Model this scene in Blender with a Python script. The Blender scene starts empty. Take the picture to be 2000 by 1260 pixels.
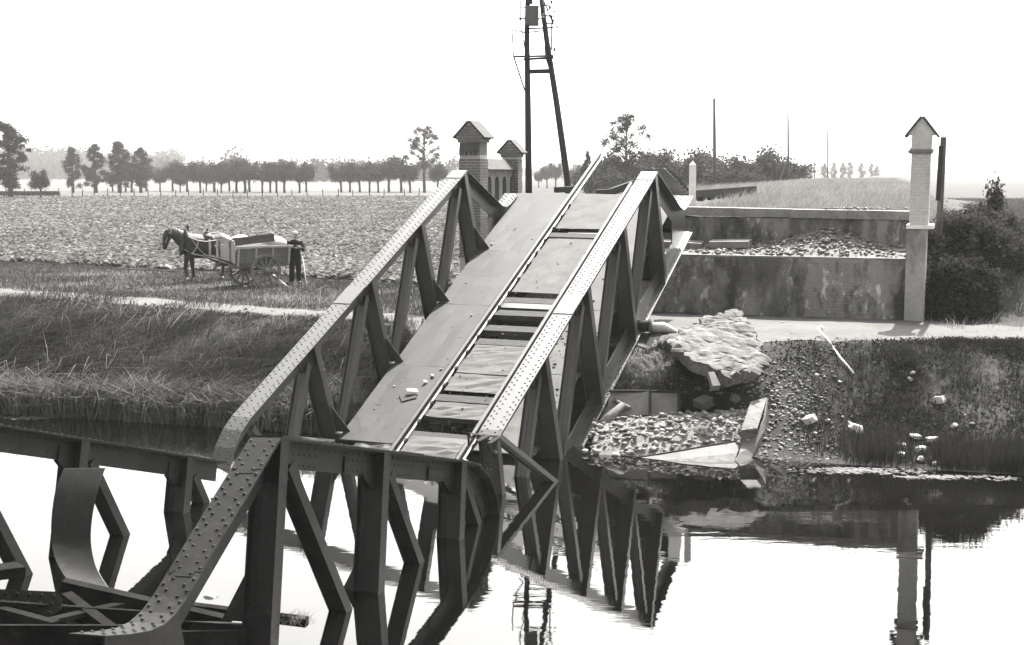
import bpy, bmesh, math, random
import numpy as np
from mathutils import Vector, Matrix, Euler

scene = bpy.context.scene
col = scene.collection
R = math.radians
H = 5.4            # camera height above the canal water (water is z = 0)
FPX = 2700.0       # focal length in pixels of the 2000 px wide photograph
PITCH = math.atan2(292.0, FPX)

# ------------------------------------------------------------------ camera, sky, sun, exposure
cam_d = bpy.data.cameras.new('camera')
cam_d.sensor_width = 36.0
cam_d.lens = 36.0 * FPX / 2000.0
cam_d.clip_start = 0.1
cam_d.clip_end = 12000
cam = bpy.data.objects.new('camera', cam_d)
col.objects.link(cam)
cam.location = (0, 0, H)
cam.rotation_euler = (R(90) - PITCH, 0, 0)
scene.camera = cam

SUN_EL, SUN_AZ = R(55), R(24)
world = bpy.data.worlds.new('World')
scene.world = world
world.use_nodes = True
wn = world.node_tree
wn.nodes.clear()
sky = wn.nodes.new('ShaderNodeTexSky')
sky.sky_type = 'NISHITA'
sky.sun_disc = False
sky.sun_elevation = SUN_EL
sky.sun_rotation = SUN_AZ
sky.air_density = 1.0
sky.dust_density = 4.0
sky.ozone_density = 1.0
bw = wn.nodes.new('ShaderNodeRGBToBW')
tint = wn.nodes.new('ShaderNodeMixRGB')
tint.blend_type = 'MULTIPLY'
tint.inputs[0].default_value = 1.0
tint.inputs[2].default_value = (1.0, 0.99, 0.965, 1)
bg = wn.nodes.new('ShaderNodeBackground')
bg.inputs[1].default_value = 0.15
wo = wn.nodes.new('ShaderNodeOutputWorld')
wn.links.new(sky.outputs[0], bw.inputs[0])
wn.links.new(bw.outputs[0], tint.inputs[1])
wn.links.new(tint.outputs[0], bg.inputs[0])
wn.links.new(bg.outputs[0], wo.inputs[0])

sun_d = bpy.data.lights.new('sun', 'SUN')
sun_d.energy = 4.2
sun_d.angle = R(0.6)
sun_d.color = (1.0, 0.975, 0.93)
sun = bpy.data.objects.new('sun', sun_d)
col.objects.link(sun)
sdir = Vector((math.sin(SUN_AZ) * math.cos(SUN_EL), math.cos(SUN_AZ) * math.cos(SUN_EL), math.sin(SUN_EL)))
sun.rotation_euler = sdir.to_track_quat('Z', 'Y').to_euler()
sun.location = (20, 20, 60)

vs = scene.view_settings
vs.view_transform = 'Standard'
vs.look = 'None'
vs.gamma = 1.0
vs.use_curve_mapping = False
vs.exposure = 2.3
scene.cycles.max_bounces = 6
scene.cycles.diffuse_bounces = 3
scene.cycles.glossy_bounces = 3
scene.cycles.transmission_bounces = 3
scene.cycles.volume_bounces = 1
scene.cycles.transparent_max_bounces = 6

# ------------------------------------------------------------------ helpers
def tag(o, label=None, cat=None, group=None, kind=None):
    if label: o['label'] = label
    if cat: o['category'] = cat
    if group: o['group'] = group
    if kind: o['kind'] = kind
    return o

def empty(name, loc=(0, 0, 0), rz=0.0, label=None, cat=None, group=None, matrix=None):
    o = bpy.data.objects.new(name, None)
    col.objects.link(o)
    o.empty_display_size = 0.2
    if matrix is not None:
        o.matrix_world = matrix
    else:
        o.location = loc
        o.rotation_euler = (0, 0, rz)
    return tag(o, label, cat, group)

def ray(x, y):
    dz = -(y - 630.0) / FPX
    c, s = math.cos(PITCH), math.sin(PITCH)
    return Vector(((x - 1000.0) / FPX, c + dz * s, -s + dz * c))

def at(x, y, z=None, d=None):
    """world point seen at photo pixel (x, y), either on height z or at ground distance d"""
    r = ray(x, y)
    k = (z - H) / r.z if z is not None else d / r.y
    return Vector((r.x * k, r.y * k, H + r.z * k))

class MB:
    def __init__(s):
        s.v = []; s.f = []
    def add(s, vs_, fs):
        n = len(s.v)
        s.v += [tuple(q) for q in vs_]
        s.f += [tuple(i + n for i in f) for f in fs]
        return s
    def box(s, x0, x1, y0, y1, z0, z1):
        return s.add([(x0,y0,z0),(x1,y0,z0),(x1,y1,z0),(x0,y1,z0),(x0,y0,z1),(x1,y0,z1),(x1,y1,z1),(x0,y1,z1)],
                     [(0,3,2,1),(4,5,6,7),(0,1,5,4),(1,2,6,5),(2,3,7,6),(3,0,4,7)])
    def bar(s, p0, p1, a, b, up=(0, 0, 1), taper=1.0):
        """a: width across, b: thickness along up"""
        p0 = Vector(p0); p1 = Vector(p1); t = (p1 - p0).normalized(); up = Vector(up)
        if abs(t.dot(up)) > 0.98: up = Vector((0, 1, 0))
        x = t.cross(up).normalized(); y = x.cross(t).normalized()
        q = []
        for p, k in ((p0, 1.0), (p1, taper)):
            for i, j in ((-1,-1),(1,-1),(1,1),(-1,1)):
                q.append(p + x * (i * a * k / 2) + y * (j * b * k / 2))
        return s.add(q, [(0,1,2,3)[::-1],(4,5,6,7),(0,1,5,4),(1,2,6,5),(2,3,7,6),(3,0,4,7)])
    def tube(s, pts, rad, n=8, cap=True, sq=None):
        """swept tube; rad: number or list, each number or (across, up)"""
        pts = [Vector(p) for p in pts]
        if not isinstance(rad, (list, tuple)): rad = [rad] * len(pts)
        base = len(s.v); ref = Vector((0, 0, 1)); px = None
        for i, p in enumerate(pts):
            t = (pts[min(i + 1, len(pts) - 1)] - pts[max(i - 1, 0)]).normalized()
            if px is None:
                u = ref if abs(t.dot(ref)) < 0.9 else Vector((0, 1, 0))
                x = t.cross(u).normalized()
            else:
                x = (px - t * px.dot(t)).normalized()
            y = x.cross(t).normalized(); px = x
            r = rad[i]; ra, rb = r if isinstance(r, (list, tuple)) else (r, r)
            for k in range(n):
                a = 2 * math.pi * k / n
                s.v.append(tuple(p + x * (ra * math.cos(a)) + y * (rb * math.sin(a))))
        for i in range(len(pts) - 1):
            for k in range(n):
                a = base + i * n + k; b = base + i * n + (k + 1) % n
                s.f.append((a, b, b + n, a + n))
        if cap:
            s.f.append(tuple(base + k for k in range(n))[::-1])
            e = base + (len(pts) - 1) * n
            s.f.append(tuple(e + k for k in range(n)))
        return s
    def prism(s, poly, axis, lo, hi):
        """poly: 2-D points; axis 0: poly in (y,z), 1: (x,z), 2: (x,y)"""
        n = len(poly)
        def P(a, b, c):
            return ((c, a, b), (a, c, b), (a, b, c))[axis]
        vs_ = [P(a, b, lo) for a, b in poly] + [P(a, b, hi) for a, b in poly]
        fs = [tuple(range(n))[::-1], tuple(range(n, 2 * n))]
        for i in range(n):
            j = (i + 1) % n
            fs.append((i, j, j + n, i + n))
        return s.add(vs_, fs)
    def ball(s, c, r, n=8, m=5):
        c = Vector(c); rx, ry, rz = r if isinstance(r, (list, tuple)) else (r, r, r)
        base = len(s.v)
        s.v.append((c.x, c.y, c.z - rz))
        for i in range(1, m):
            a = -math.pi / 2 + math.pi * i / m
            for k in range(n):
                b = 2 * math.pi * k / n
                s.v.append((c.x + rx * math.cos(a) * math.cos(b), c.y + ry * math.cos(a) * math.sin(b), c.z + rz * math.sin(a)))
        s.v.append((c.x, c.y, c.z + rz)); top = len(s.v) - 1
        for k in range(n):
            s.f.append((base, base + 1 + (k + 1) % n, base + 1 + k))
            e = base + 1 + (m - 2) * n
            s.f.append((top, e + k, e + (k + 1) % n))
        for i in range(m - 2):
            for k in range(n):
                a = base + 1 + i * n + k; b = base + 1 + i * n + (k + 1) % n
                s.f.append((a, b, b + n, a + n))
        return s
    def mesh(s, name, mat, smooth=False):
        me = bpy.data.meshes.new(name)
        me.from_pydata(s.v, [], s.f)
        bm = bmesh.new(); bm.from_mesh(me)
        bmesh.ops.recalc_face_normals(bm, faces=bm.faces)
        bm.to_mesh(me); bm.free()
        if mat: me.materials.append(mat)
        if smooth:
            for p in me.polygons: p.use_smooth = True
        return me
    def build(s, name, mat, parent=None, smooth=False):
        return link(name, s.mesh(name, mat, smooth), parent)

def link(name, me, parent=None, loc=None, rot=None, scale=None):
    o = bpy.data.objects.new(name, me)
    col.objects.link(o)
    if parent is not None: o.parent = parent
    if loc is not None: o.location = loc
    if rot is not None: o.rotation_euler = rot
    if scale is not None: o.scale = scale if isinstance(scale, (list, tuple)) else (scale,) * 3
    return o

def npmesh(name, verts, nper, mat, faces_local):
    """many islands of nper vertices each; faces_local lists triangles/quads of one island"""
    n = len(verts) // nper
    me = bpy.data.meshes.new(name)
    me.vertices.add(len(verts))
    me.vertices.foreach_set('co', np.asarray(verts, dtype=np.float32).ravel())
    k = len(faces_local[0])
    loc = np.array(faces_local, dtype=np.int64)
    idx = (np.arange(n)[:, None, None] * nper + loc[None]).reshape(-1)
    nf = n * len(faces_local)
    me.loops.add(nf * k)
    me.loops.foreach_set('vertex_index', idx.astype(np.int32))
    me.polygons.add(nf)
    me.polygons.foreach_set('loop_start', (np.arange(nf) * k).astype(np.int32))
    me.polygons.foreach_set('loop_total', np.full(nf, k, dtype=np.int32))
    me.update(calc_edges=True)
    me.materials.append(mat)
    return me

def remesh(o, voxel, smooth=6, factor=0.5):
    """fuse the overlapping shells of one body into a single continuous surface"""
    m = o.modifiers.new('r', 'REMESH'); m.mode = 'VOXEL'; m.voxel_size = voxel
    if smooth:
        q = o.modifiers.new('s', 'SMOOTH'); q.iterations = smooth; q.factor = factor
    dg = bpy.context.evaluated_depsgraph_get()
    me = bpy.data.meshes.new_from_object(o.evaluated_get(dg))
    o.modifiers.clear()
    old = o.data; o.data = me
    for p in me.polygons: p.use_smooth = True
    bpy.data.meshes.remove(old)
    return o

ORD = ['first','second','third','fourth','fifth','sixth','seventh','eighth','ninth','tenth','eleventh','twelfth','thirteenth',
       'fourteenth','fifteenth','sixteenth','seventeenth','eighteenth','nineteenth','twentieth','twenty-first','twenty-second',
       'twenty-third','twenty-fourth','twenty-fifth','twenty-sixth','twenty-seventh','twenty-eighth','twenty-ninth','thirtieth',
       'thirty-first','thirty-second','thirty-third','thirty-fourth','thirty-fifth','thirty-sixth']

# ------------------------------------------------------------------ materials (monochrome print, faintly warm)
def grey(v): return (v, v * 0.985, v * 0.95, 1)

def MAT(name, c, rough=0.85, var=0.3, scale=3.0, fine=40.0, bump=0.0, bscale=30.0, island=0.0, spec=0.3,
        stain=None, pos=False, stretch=None, metal=0.0, leaf=0.0, detail=6):
    """procedural grey material: two noises, optional per-island variation, stains and bump"""
    c = c * (0.46 if leaf else 0.28)
    m = bpy.data.materials.new(name); m.use_nodes = True
    nt = m.node_tree; N = nt.nodes; L = nt.links; N.clear()
    out = N.new('ShaderNodeOutputMaterial')
    if pos:
        tc = N.new('ShaderNodeNewGeometry'); src = tc.outputs['Position']
    else:
        tc = N.new('ShaderNodeTexCoord'); src = tc.outputs['Object']
    if stretch:
        mp = N.new('ShaderNodeMapping'); mp.inputs['Scale'].default_value = stretch
        L.new(src, mp.inputs[0]); src2 = mp.outputs[0]
    else: src2 = src
    def noise(s, d=detail, sr=src2, r=0.6):
        n = N.new('ShaderNodeTexNoise'); n.inputs['Scale'].default_value = s
        n.inputs['Detail'].default_value = d; n.inputs['Roughness'].default_value = r
        L.new(sr, n.inputs['Vector']); return n.outputs[0]
    def math_(op, a, b):
        n = N.new('ShaderNodeMath'); n.operation = op
        for i, q in enumerate((a, b)):
            if isinstance(q, (int, float)): n.inputs[i].default_value = q
            else: L.new(q, n.inputs[i])
        return n.outputs[0]
    def rng(v, a, b, c_, d_):
        n = N.new('ShaderNodeMapRange'); n.inputs[1].default_value = a; n.inputs[2].default_value = b
        n.inputs[3].default_value = c_; n.inputs[4].default_value = d_; L.new(v, n.inputs[0]); return n.outputs[0]
    f = math_('MULTIPLY', rng(noise(scale), 0.3, 0.7, 1 - var, 1 + var), rng(noise(fine, 3), 0.25, 0.75, 1 - var * 0.7, 1 + var * 0.7))
    if island:
        g = N.new('ShaderNodeNewGeometry')
        f = math_('MULTIPLY', f, rng(g.outputs['Random Per Island'], 0, 1, 1 - island, 1 + island))
    if stain:
        # (scale, threshold lo, hi, multiplier)
        for sc_, lo, hi, mul in stain:
            f = math_('MULTIPLY', f, rng(noise(sc_, 7, src2, 0.68), lo, hi, 1.0, mul))
    v = math_('MULTIPLY', f, c)
    cc = N.new('ShaderNodeCombineColor')
    L.new(v, cc.inputs[0]); L.new(math_('MULTIPLY', v, 0.985), cc.inputs[1]); L.new(math_('MULTIPLY', v, 0.955), cc.inputs[2])
    if leaf:
        d = N.new('ShaderNodeBsdfDiffuse'); t = N.new('ShaderNodeBsdfTranslucent'); mx = N.new('ShaderNodeMixShader')
        mx.inputs[0].default_value = leaf
        L.new(cc.outputs[0], d.inputs[0]); L.new(cc.outputs[0], t.inputs[0])
        L.new(d.outputs[0], mx.inputs[1]); L.new(t.outputs[0], mx.inputs[2]); L.new(mx.outputs[0], out.inputs[0])
        return m
    b = N.new('ShaderNodeBsdfPrincipled')
    L.new(cc.outputs[0], b.inputs['Base Color'])
    b.inputs['Roughness'].default_value = rough
    b.inputs['Metallic'].default_value = metal
    b.inputs['Specular IOR Level'].default_value = spec
    if bump:
        bp = N.new('ShaderNodeBump'); bp.inputs['Strength'].default_value = bump; bp.inputs['Distance'].default_value = 0.02
        L.new(noise(bscale, 5), bp.inputs['Height']); L.new(bp.outputs[0], b.inputs['Normal'])
    L.new(b.outputs[0], out.inputs[0])
    return m

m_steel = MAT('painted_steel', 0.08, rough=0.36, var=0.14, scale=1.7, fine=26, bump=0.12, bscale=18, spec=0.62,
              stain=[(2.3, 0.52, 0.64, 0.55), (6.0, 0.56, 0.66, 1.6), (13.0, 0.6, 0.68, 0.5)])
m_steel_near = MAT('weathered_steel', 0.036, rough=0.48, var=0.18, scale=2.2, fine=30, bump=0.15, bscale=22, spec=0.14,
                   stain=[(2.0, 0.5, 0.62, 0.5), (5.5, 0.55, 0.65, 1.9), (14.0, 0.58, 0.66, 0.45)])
m_rust = MAT('rusty_wet_steel', 0.06, rough=0.8, spec=0.08, var=0.35, scale=4, fine=35, bump=0.3, bscale=25)
m_deck = MAT('deck_sheet', 0.06, rough=0.7, var=0.16, scale=1.3, fine=30, bump=0.15, bscale=12,
             stain=[(0.9, 0.5, 0.65, 1.3), (3.5, 0.6, 0.72, 0.7)])
m_bed = MAT('dusty_sheet', 0.21, rough=0.85, var=0.22, scale=2.0, fine=25, bump=0.2, bscale=15, stain=[(2.5, 0.57, 0.68, 0.65)])
m_plate = MAT('pale_plate', 0.5, rough=0.8, var=0.25, scale=2.5, fine=18, stain=[(2.5, 0.52, 0.62, 0.6)], bump=0.2)
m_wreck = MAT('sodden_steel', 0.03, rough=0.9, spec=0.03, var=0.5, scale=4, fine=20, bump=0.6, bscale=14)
m_board = MAT('pale_sunlit_board', 0.95, rough=0.9, var=0.2, scale=3, fine=16, bump=0.2, stain=[(3, 0.55, 0.66, 0.5)])  # cart front's sunlight is put into this pale colour; stakes and rails share it
m_rail = MAT('rail_steel', 0.14, rough=0.5, var=0.2, metal=0.3, spec=0.4)
m_rivet = MAT('rivet_heads', 0.085, rough=0.55, var=0.3, spec=0.3)
m_wood = MAT('old_timber', 0.13, rough=0.9, var=0.35, scale=2, fine=14, stretch=(1, 6, 6), bump=0.3, bscale=20)
m_woodl = MAT('pale_timber', 0.45, rough=0.9, var=0.25, scale=2, fine=16, bump=0.2, stain=[(3, 0.55, 0.7, 0.55)])
m_pole = MAT('tarred_pole', 0.07, rough=0.85, var=0.3, scale=3, fine=20)
m_polef = MAT('weathered_pole', 0.26, rough=0.9, var=0.2)
m_brickL = MAT('grey_brick', 0.36, rough=0.95, var=0.25, scale=2.2, fine=30, pos=True, island=0.0, bump=0.3, bscale=60)
m_mortar = MAT('mortar', 1.0, rough=1, var=0.2, fine=30)
m_tile = MAT('roof_tile', 0.15, rough=0.9, var=0.25, scale=4, island=0.3)
m_brickA = MAT('stained_brick', 0.62, rough=0.95, var=0.2, scale=1.2, fine=18, pos=True, stretch=(1.0, 1.0, 0.45), bump=0.3, bscale=50,
               stain=[(0.55, 0.47, 0.55, 0.42), (1.7, 0.5, 0.57, 0.5), (3.1, 0.57, 0.63, 2.4)])
m_mortA = MAT('stained_mortar', 0.7, rough=1, var=0.2, scale=1.2, fine=18, pos=True, stretch=(1.0, 1.0, 0.45),
              stain=[(0.55, 0.47, 0.55, 0.42), (1.7, 0.5, 0.57, 0.5), (3.1, 0.57, 0.63, 2.2)])
m_brickP = MAT('whitewashed_brick', 1.5, rough=0.95, var=0.18, scale=1.5, fine=22, pos=True, stretch=(1, 1, 0.5), bump=0.25, bscale=40,
               stain=[(1.3, 0.56, 0.68, 0.6)])
m_cope = MAT('coping_stone', 0.55, rough=0.95, var=0.25, scale=2.5, fine=20, pos=True, bump=0.3, bscale=25, stain=[(1.6, 0.55, 0.66, 0.6)])
m_conc = MAT('broken_concrete', 0.32, rough=0.95, var=0.45, scale=2.4, fine=16, bump=0.9, bscale=9, stain=[(1.6, 0.52, 0.62, 0.55), (3.8, 0.58, 0.66, 1.5)])
m_stone = MAT('pale_stone', 1.2, rough=0.95, var=0.2, scale=5, fine=25, bump=0.4, bscale=14)
m_stone2 = MAT('grey_stone', 0.30, rough=0.95, var=0.25, scale=5, fine=25, bump=0.4, bscale=14)
m_rubble = MAT('crushed_rubble', 0.52, rough=0.95, var=0.2, scale=2, fine=20, island=0.55, pos=True)
m_white = MAT('white_paint', 1.9, rough=0.8, var=0.1, scale=4)
m_hullw = MAT('worn_white_hull', 0.27, rough=0.8, var=0.35, scale=3, fine=18, stain=[(4.0, 0.5, 0.6, 0.4), (1.5, 0.55, 0.65, 0.5)], bump=0.15)
m_hull = MAT('hull_steel', 0.2, rough=0.7, var=0.25, scale=2.5, fine=18, stain=[(2.5, 0.55, 0.66, 0.6)], bump=0.2)
m_shaft = MAT('stained_plaster', 0.85, rough=0.95, var=0.2, scale=1.4, fine=20, pos=True, stretch=(1, 1, 0.5), bump=0.3, bscale=40, stain=[(0.9, 0.5, 0.62, 0.5)])
m_sack = MAT('sackcloth', 1.2, rough=1, var=0.15, scale=6, bump=0.4, bscale=12)
m_bark = MAT('bark', 0.07, rough=1, var=0.3)
m_log = MAT('bleached_wood', 0.38, rough=0.9, var=0.3, scale=4, fine=20, bump=0.4, bscale=16)
m_coat = MAT('horse_coat', 0.045, rough=0.55, var=0.3, scale=3, fine=12, spec=0.35)
m_mane = MAT('flaxen_mane', 0.6, rough=0.8, var=0.3, fine=30)
m_black = MAT('black_leather', 0.02, rough=0.5, var=0.2)
m_strap = MAT('pale_strap', 0.9, rough=0.8, var=0.15)
m_jacket = MAT('dark_jacket', 0.018, rough=0.95, var=0.3, scale=8, bump=0.3, bscale=20)
m_trous = MAT('dark_trousers', 0.026, rough=0.95, var=0.3, scale=8, bump=0.3, bscale=20)
m_cap = MAT('pale_cap', 1.0, rough=0.95, var=0.1)
m_skin = MAT('skin', 0.7, rough=0.6, var=0.1)
m_leafw = MAT('willow_leaf', 0.055, var=0.2, scale=0.8, island=0.5, leaf=0.3)
m_leafp = MAT('poplar_leaf', 0.045, var=0.2, scale=0.6, island=0.5, leaf=0.25)
m_leafb = MAT('bush_leaf', 0.085, var=0.25, scale=0.9, island=0.55, leaf=0.3)
m_leafh = MAT('pale_far_leaf', 0.07, var=0.2, scale=0.2, island=0.4, leaf=0.3)
m_beet = MAT('beet_leaf', 0.27, var=0.25, scale=0.25, island=0.75, leaf=0.25, pos=True)
m_grass = MAT('bank_grass', 0.115, var=0.35, scale=0.45, island=0.6, leaf=0.3, pos=True)
m_grassd = MAT('dark_grass', 0.05, var=0.35, scale=0.5, island=0.35, leaf=0.3, pos=True)
m_dry = MAT('dry_grass', 0.42, var=0.3, scale=0.35, island=0.4, leaf=0.3, pos=True)
m_reed = MAT('reed_leaf', 0.19, var=0.3, scale=0.7, island=0.6, leaf=0.3, pos=True)
m_ground = MAT('soil_and_turf', 0.075, rough=1, var=0.45, scale=0.5, fine=7, pos=True, bump=1.0, bscale=7, stain=[(1.5, 0.5, 0.62, 0.5), (4, 0.58, 0.68, 1.7)])
m_path = MAT('trodden_path', 0.24, rough=1, var=0.22, scale=0.6, fine=6, pos=True, bump=0.4, bscale=6, stain=[(0.9, 0.55, 0.68, 0.72)])
m_field = MAT('beet_soil', 0.06, rough=1, var=0.4, scale=0.8, fine=4, pos=True)
m_meadow = MAT('mown_meadow', 0.16, rough=1, var=0.2, scale=0.03, fine=0.3, pos=True)
m_sand = MAT('sandy_heap', 0.48, rough=1, var=0.25, scale=2, fine=12, bump=0.6, bscale=9, stain=[(2, 0.55, 0.65, 0.65)])
m_mud = MAT('gravelly_mud', 0.17, rough=1, var=0.4, scale=1.6, fine=14, pos=True, bump=0.8, bscale=9)

# ------------------------------------------------------------------ terrain
rs = np.random.RandomState(7)
_gx = np.linspace(0, 2 * np.pi, 13)[:12]
_ph = rs.rand(12) * 6.28; _an = rs.rand(12) * 6.28; _fr = 0.35 * 1.42 ** np.arange(12)
def wob(x, y, lo=0, hi=12):
    """cheap smooth noise, about -1..1"""
    x = np.asarray(x, float); y = np.asarray(y, float); s = 0
    for i in range(lo, hi):
        s = s + np.sin((x * np.cos(_an[i]) + y * np.sin(_an[i])) * _fr[i] * 2.0 + _ph[i] + 1.3 * np.sin(0.7 * _fr[i] * (x * np.sin(_an[i]) - y * np.cos(_an[i])) + i)) * 0.8 ** (i - lo)
    return s * 0.28
def smooth(a, b, x):
    t = np.clip((np.asarray(x, float) - a) / (b - a), 0, 1); return t * t * (3 - 2 * t)
def water_y(x): return 27.3 - 0.32 * np.asarray(x, float)
def bank_w(x): return np.interp(x, [-60, -15, -5.6, -2.1, 5.4, 11, 30], [14, 8.3, 5.5, 3.9, 3.9, 6, 8])
# abutment line: from the brick gate pillar on the left to the whitewashed pillar on the right
AB0 = np.array([-1.05, 37.75]); AB1 = np.array([10.0, 33.85])
AV = (AB1 - AB0) / np.linalg.norm(AB1 - AB0); AN = np.array([-AV[1], AV[0]])     # along the wall, away from the canal
RD = np.array([math.sin(R(15.5)), math.cos(R(15.5))]); RN = np.array([RD[1], -RD[0]])
def span_floor(x, y):
    """height of the underside of the fallen span above plan position (x, y), and its position along and across the span"""
    ex = np.array([0.9347, -0.3553]); lx = x + 1.0756; ly = y - 33.654
    bu = (lx * 0.328 + ly * 0.8544) / 0.9152 ** 2 + 0.0
    w = -2.83 - 0.12
    bu = (0.328 * lx + 0.8544 * ly - w * (0.328 * -0.1367 + 0.8544 * -0.3791)) / (0.328 ** 2 + 0.8544 ** 2)
    bv = lx * 0.9347 + ly * -0.3553 - 0.0
    return 5.457 + 0.4029 * bu + 0.9152 * w, bv, bu
def gz(x, y):
    x = np.asarray(x, float); y = np.asarray(y, float)
    s = y - water_y(x); b = bank_w(x)
    k = np.clip(s / b, -1, 1)
    up = 1.78 * (0.62 * smooth(0, 1, k) + 0.38 * np.clip(k, 0, 1)) + (0.06 * wob(x, y, 2, 9) + 0.05 * wob(x * 3.3, y * 3.3, 2, 9)) * smooth(0.02, 0.3, k) * (1 - 0.7 * smooth(0.85, 1.0, k))
    z = np.where(s > 0, up, -1.1 * np.clip(-s / 3.0, 0, 1))
    z = z + np.where((s < -15.5), 1.1 + 1.8, 0) * smooth(15.5, 18.5, -s)
    z = z - np.where(s > 0, 0.55, 0) * np.exp(-((x - 3.1) / 1.7) ** 2 - ((y - 27.4) / 1.1) ** 2)
    # the blast has scoured the bank under the fallen span: keep it below the trusses
    bz, bv, bu = span_floor(x, y)
    cv = smooth(-1.0, -0.2, bv) * (1 - smooth(4.9, 5.7, bv)) * smooth(-13, -11.5, bu) * (1 - smooth(1.6, 2.2, bu))
    z = z + (np.minimum(z, bz) - z) * cv
    # railway embankment behind the abutment
    px = x - AB0[0]; py = y - AB0[1]
    back = px * AN[0] + py * AN[1]
    cx, cy = (AB0 + AB1) / 2
    lat = (x - cx) * RN[0] + (y - cy) * RN[1]
    al = (x - cx) * RD[0] + (y - cy) * RD[1]
    hwL = np.interp(al, [0, 8, 60], [5.6, 5.4, 4.5]); hwR = np.interp(al, [0, 12, 70], [5.5, 5.0, 4.5])
    sl = np.interp(al, [0, 15, 60], [0.5, 2.5, 5.0]); sr = np.interp(al, [0, 20, 60], [4.5, 5.5, 6.5])
    e = np.where(lat < 0, 1 - np.clip((-lat - hwL) / sl, 0, 1), 1 - np.clip((lat - hwR) / sr, 0, 1))
    e = smooth(0, 1, e)
    front = np.where(lat > hwR - 0.3, smooth(0.5, 3.2, back), smooth(1.4, 1.9, back))
    z = z + (2.42 + 0.08 * wob(x, y, 3, 9)) * e * front
    return z

xs = np.concatenate([-np.geomspace(26, 4500, 34)[::-1], np.arange(-25.5, 25.6, 0.3), np.geomspace(26, 4500, 34)])
ss = np.concatenate([[-4200, -600, -60, -30, -22, -18.5, -17.5, -16.5, -15.5, -12, -8, -5], np.arange(-3, 13, 0.22), np.arange(13, 45, 0.6), np.geomspace(46, 4800, 40)])
GX, GS = np.meshgrid(xs, ss)
GY = GS + water_y(np.clip(GX, -60, 60))
GZ = gz(GX, GY)
nx, ny = len(xs), len(ss)
verts = np.stack([GX, GY, GZ], -1).reshape(-1, 3)
ii, jj = np.meshgrid(np.arange(nx - 1), np.arange(ny - 1)); a0 = (jj * nx + ii).ravel()
quads = np.stack([a0, a0 + 1, a0 + nx + 1, a0 + nx], -1)
me = bpy.data.meshes.new('ground'); me.from_pydata(verts.tolist(), [], quads.tolist()); me.materials.append(m_ground)
for p in me.polygons: p.use_smooth = True
tag(link('ground', me), kind='structure')

# canal water
def water_mat():
    m = bpy.data.materials.new('canal_water'); m.use_nodes = True
    nt = m.node_tree; N = nt.nodes; L = nt.links; N.clear()
    out = N.new('ShaderNodeOutputMaterial'); d = N.new('ShaderNodeBsdfDiffuse'); g = N.new('ShaderNodeBsdfGlossy')
    mx = N.new('ShaderNodeMixShader'); fr = N.new('ShaderNodeFresnel'); fr.inputs[0].default_value = 1.72
    d.inputs[0].default_value = grey(0.0015); g.inputs[0].default_value = (1, 0.995, 0.985, 1); g.inputs['Roughness'].default_value = 0.015
    tc = N.new('ShaderNodeNewGeometry'); mp = N.new('ShaderNodeMapping'); mp.inputs['Scale'].default_value = (0.8, 2.2, 1)
    n = N.new('ShaderNodeTexNoise'); n.inputs['Scale'].default_value = 1.1; n.inputs['Detail'].default_value = 4
    bp = N.new('ShaderNodeBump'); bp.inputs['Strength'].default_value = 0.06; bp.inputs['Distance'].default_value = 0.03
    L.new(tc.outputs['Position'], mp.inputs[0]); L.new(mp.outputs[0], n.inputs['Vector']); L.new(n.outputs[0], bp.inputs['Height'])
    for q in (g, fr): L.new(bp.outputs[0], q.inputs['Normal'])
    L.new(fr.outputs[0], mx.inputs[0]); L.new(d.outputs[0], mx.inputs[1]); L.new(g.outputs[0], mx.inputs[2]); L.new(mx.outputs[0], out.inputs[0])
    return m
wv = []
for x in (-4500, -60, 60, 4500):
    y = float(water_y(max(-60, min(60, x))))
    wv += [(x, y - 19.0, 0), (x, y + 0.9, 0)]
mw = bpy.data.meshes.new('water'); mw.from_pydata(wv, [], [(0, 2, 3, 1), (2, 4, 5, 3), (4, 6, 7, 5)]); mw.materials.append(water_mat())
tag(link('water', mw), kind='structure')

# towpath: an irregular strip laid on the ground
def strip(name, mat, front, backe, lift=0.015, n=260, m=6, kind='structure', edge=0.45):
    v = []; f = []
    for i in range(n + 1):
        t = i / n
        fa, ba = front(t), backe(t)
        for j in range(m + 1):
            k = j / m
            x = fa[0] + (ba[0] - fa[0]) * k; y = fa[1] + (ba[1] - fa[1]) * k
            w_ = edge * float(wob(x * 2.1, y * 2.1 + j, 2, 10)) * (1 if j in (0, m) else 0)
            y += w_
            v.append((x, y, float(gz(x, y)) + lift))
    for i in range(n):
        for j in range(m):
            a = i * (m + 1) + j
            f.append((a, a + m + 1, a + m + 2, a + 1))
    me = bpy.data.meshes.new(name); me.from_pydata(v, [], f); me.materials.append(mat)
    for p in me.polygons: p.use_smooth = True
    return tag(link(name, me), kind=kind)
def pf(t):
    x = -26 + 46 * t; return (x, float(water_y(x) + bank_w(x)) + 0.15)
def pb(t):
    x = -26 + 46 * t
    return (x, float(np.interp(x, [-26, -16.4, -10.5, -6, -2.3, 3.6, 10, 12, 20], [48.6, 43.3, 39.9, 36.7, 34.9, 35.7, 33.8, 32.4, 30.5])))
strip('path', m_path, pf, pb)

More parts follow.
